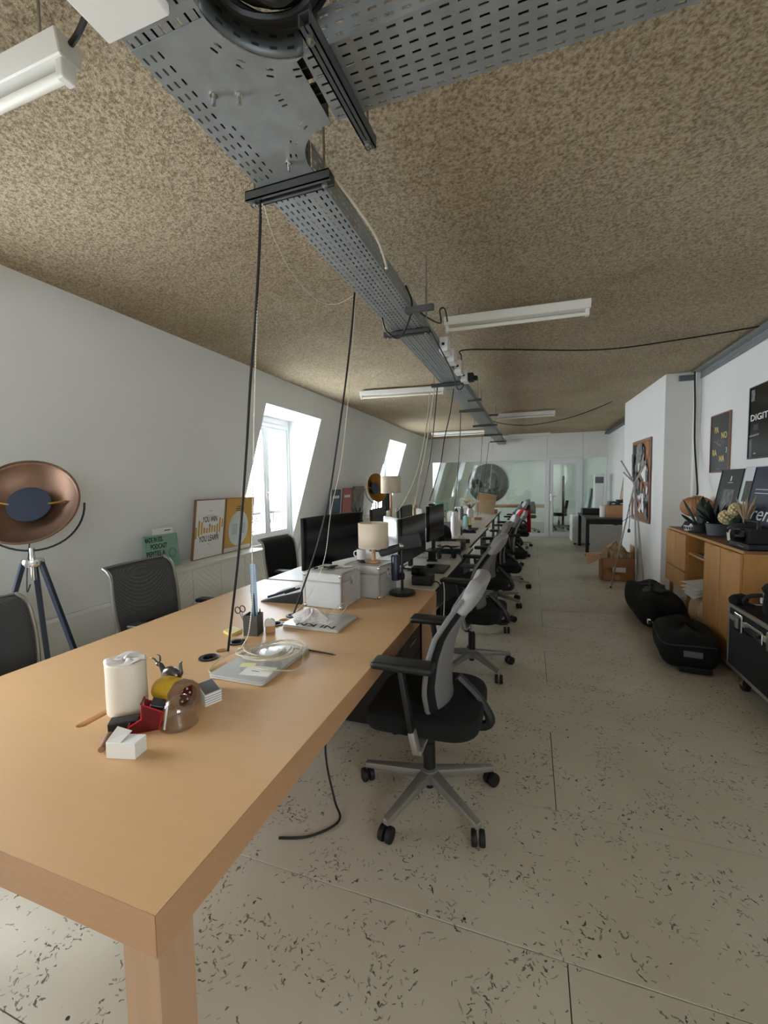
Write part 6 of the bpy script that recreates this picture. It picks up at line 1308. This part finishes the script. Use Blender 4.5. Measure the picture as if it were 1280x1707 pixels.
spots = [(-1.30, 6.55, .04, .20, 'mug_white', 'white pump bottle left of the flowers'), (-1.22, 6.9, .035, .15, 'ink', 'squat black bottle left of the flowers'), (-1.42, 7.3, .03, .24, 'beige_cloth', 'tan bottle under the green lamp'), (-1.30, 7.7, .04, .22, 'mug_white', 'white bottle behind the tan one'), (-1.12, 7.55, .03, .17, 'copper', 'brown bottle before the flowers'), (-1.28, 8.25, .035, .26, 'pot_grey', 'grey bottle beside the flower vase'), (-1.45, 8.6, .04, .2, 'ink', 'dark bottle left of the flower vase'), (-1.0, 7.35, .02, .12, 'yellow', 'tiny yellow bottle on the pale desk')]
for x, y, r_, h, m_, lb in spots: bottle(lb, x, y, r_, h, m_)
for i, (x, y, w_, d_, h, m_, lb) in enumerate(((-1.35, 5.9, .2, .26, .10, 'mug_white', 'white carton on the second white desk left of the tall bottle'), (-1.2, 6.3, .16, .2, .13, 'pot_grey', 'grey box behind the tall white bottle'), (-.92, 6.75, .05, .07, .05, 'ink', 'tiny black box on the second white desk'), (-.98, 8.3, .12, .1, .05, 'cardboard', 'small brown box before the folded board'), (-.83, 9.95, .14, .2, .10, 'poster_pink', 'pink box right of the folded board'), (-1.5, 9.7, .3, .3, .16, 'mug_white', 'white box on the farthest desk'), (-1.4, 6.6, .22, .2, .06, 'paper', 'stack of white paper on the second white desk'))):
    t = thing('small_box', lb, 'box', (x, y, TT), random.uniform(-.4, .4)); MB().bx(-w_/2, w_/2, -d_/2, d_/2, 0, h*.8).build('box_body', m_, t, bevel=.003); MB().bx(-w_/2-.003, w_/2+.003, -d_/2-.003, d_/2+.003, h*.8, h).build('box_lid', m_, t, bevel=.002)
t = thing('keyboard', 'pale keyboard on the second white desk near the edge', 'keyboard', (-.83, 4.95, TT)); MB().bx(-.07, .07, -.21, .21, 0, .012).build('keyboard_body', 'table_white', t, bevel=.003)
for k in range(5): MB().bx(-.058+.024*k, -.038+.024*k, -.20, .20, .012, .016).build('key_row', 'mug_white', t)
t = thing('keyboard', 'black keyboard on the second white desk', 'keyboard', (-.85, 6.5, TT)); MB().bx(-.07, .07, -.21, .21, 0, .012).build('keyboard_body', 'black_plastic', t, bevel=.003)
for k in range(5): MB().bx(-.058+.024*k, -.038+.024*k, -.20, .20, .012, .016).build('key_row', 'black_matte', t)
# ================================================================== ROOM BEHIND THE GLASS
t = thing('round_picture', 'huge round dark collage picture on the wall behind the glass', 'picture', (0, 0, 0)); c = aty(813, 806, YE-.03)
RP = .72
MB().lathe([(0, 0), (RP, 0), (RP, .03), (0, .03)], 56, T(c.x, YE-.001, c.z) @ Rx(PI/2)).build('disc', 'photo_dark', t, smooth=True); MB().tube([(c.x+RP*math.cos(a), YE-.03, c.z+RP*math.sin(a)) for a in [2*PI*i/56 for i in range(56)]], .012, 6, closed=True).build('rim', 'pot_grey', t, smooth=True)
random.seed(3)
for k in range(60):
    a = random.uniform(0, 2*PI); r_ = RP*.84*math.sqrt(random.random()); s_ = random.uniform(.04, .11); n = random.choice((4, 5, 6)); MB().prism([(c.x+r_*math.cos(a)+s_*math.cos(2*PI*i/n+a)*random.uniform(.6, 1), -(c.z+r_*math.sin(a))*-1+s_*math.sin(2*PI*i/n+a)*random.uniform(.6, 1)) for i in range(n)], -(YE-.0325-.0004*k), -(YE-.032-.0004*k), Matrix(((1, 0, 0, 0), (0, 0, -1, 0), (0, 1, 0, 0), (0, 0, 0, 1)))).build('collage_piece', ('frame_wood' if (r_ < .3 and k % 3 == 0) else random.choice(['photo_grey', 'photo_dark', 'pot_dark', 'poster_dark', 'photo_dark', 'pot_grey', 'ink', 'ink'])), t)
t = thing('meeting_table', 'wooden table standing behind the glass partition', 'table', (-.35, 13.6, 0)); MB().bx(-1.0, .95, -.45, .45, .69, .75).build('tabletop', 'lamp_wood', t, bevel=.003)
for x in (-.95, .90):
    for y in (-.40, .40): MB().bx(x-.05, x+.05, y-.045, y+.045, 0, .69).build('leg', 'lamp_wood', t)
def swivel(label, x, y, rz):
    t = thing('swivel_chair', label, 'office chair', (x, y, 0), rz, 'chairs behind the glass'); star_base(t, .3); cushion(.46, .44, .42, .50, .12).build('seat', 'black_fabric', t, smooth=True); MB().grid(lambda u, v: Vector(((2*u-1)*.21*(1-.2*v**3), -.20-.05*v+.04*(2*u-1)**2, .52+.36*v)), 10, 8).build('backrest', 'black_fabric', t, smooth=True, thick=.035); MB().bar((0, -.05, .41), (0, -.215, .56), .05, .015).build('back_stem', 'black_plastic', t); return t
swivel('black swivel chair at the right end of the table behind the glass', .78, 13.75, PI/2); swivel('black swivel chair on the near side of the table behind the glass', -.10, 12.85, PI)
t = thing('pole_stand', 'tall black pole stand on a flat base seen through the glass door', 'stand', (.93, 14.3, 0)); MB().bx(-.035, .035, -.035, .035, .05, 1.62).build('pole', 'black_plastic', t, bevel=.005); MB().bx(-.36, .20, -.05, .05, .045, .09).build('base_bar', 'black_plastic', t, bevel=.01); MB().bx(-.05, .05, -.3, .3, .045, .09).build('base_bar', 'black_plastic', t, bevel=.01)
for x, y in ((-.33, 0), (.17, 0), (0, -.27), (0, .27)): MB().cyl((x, y, 0), .028, 0, .05, 12).build('wheel', 'rubber', t)
for i in range(3):
    t = thing('leaning_frame', ('thin pale frame leaning by the wall behind the door, nearest', 'thin grey frame leaning behind the nearest one past the door', 'farthest thin frame leaning behind the door')[i], 'frame', M=T(1.36+.07*i, 13.2+.25*i, 0) @ Ry(.14)); f = MB(); 
    for a in ((-.3, -.27, 0, 1.25), (.27, .30, 0, 1.25)): f.bx(-.012, .012, a[0], a[1], a[2], a[3])
    f.bx(-.012, .012, -.27, .27, 0, .03); f.bx(-.012, .012, -.27, .27, 1.22, 1.25); f.build('frame_bars', 'pot_grey' if i % 2 else 'mug_white', t); MB().bx(-.004, .004, -.28, .28, .02, 1.23).build('frame_sheet', 'poster_pale', t)
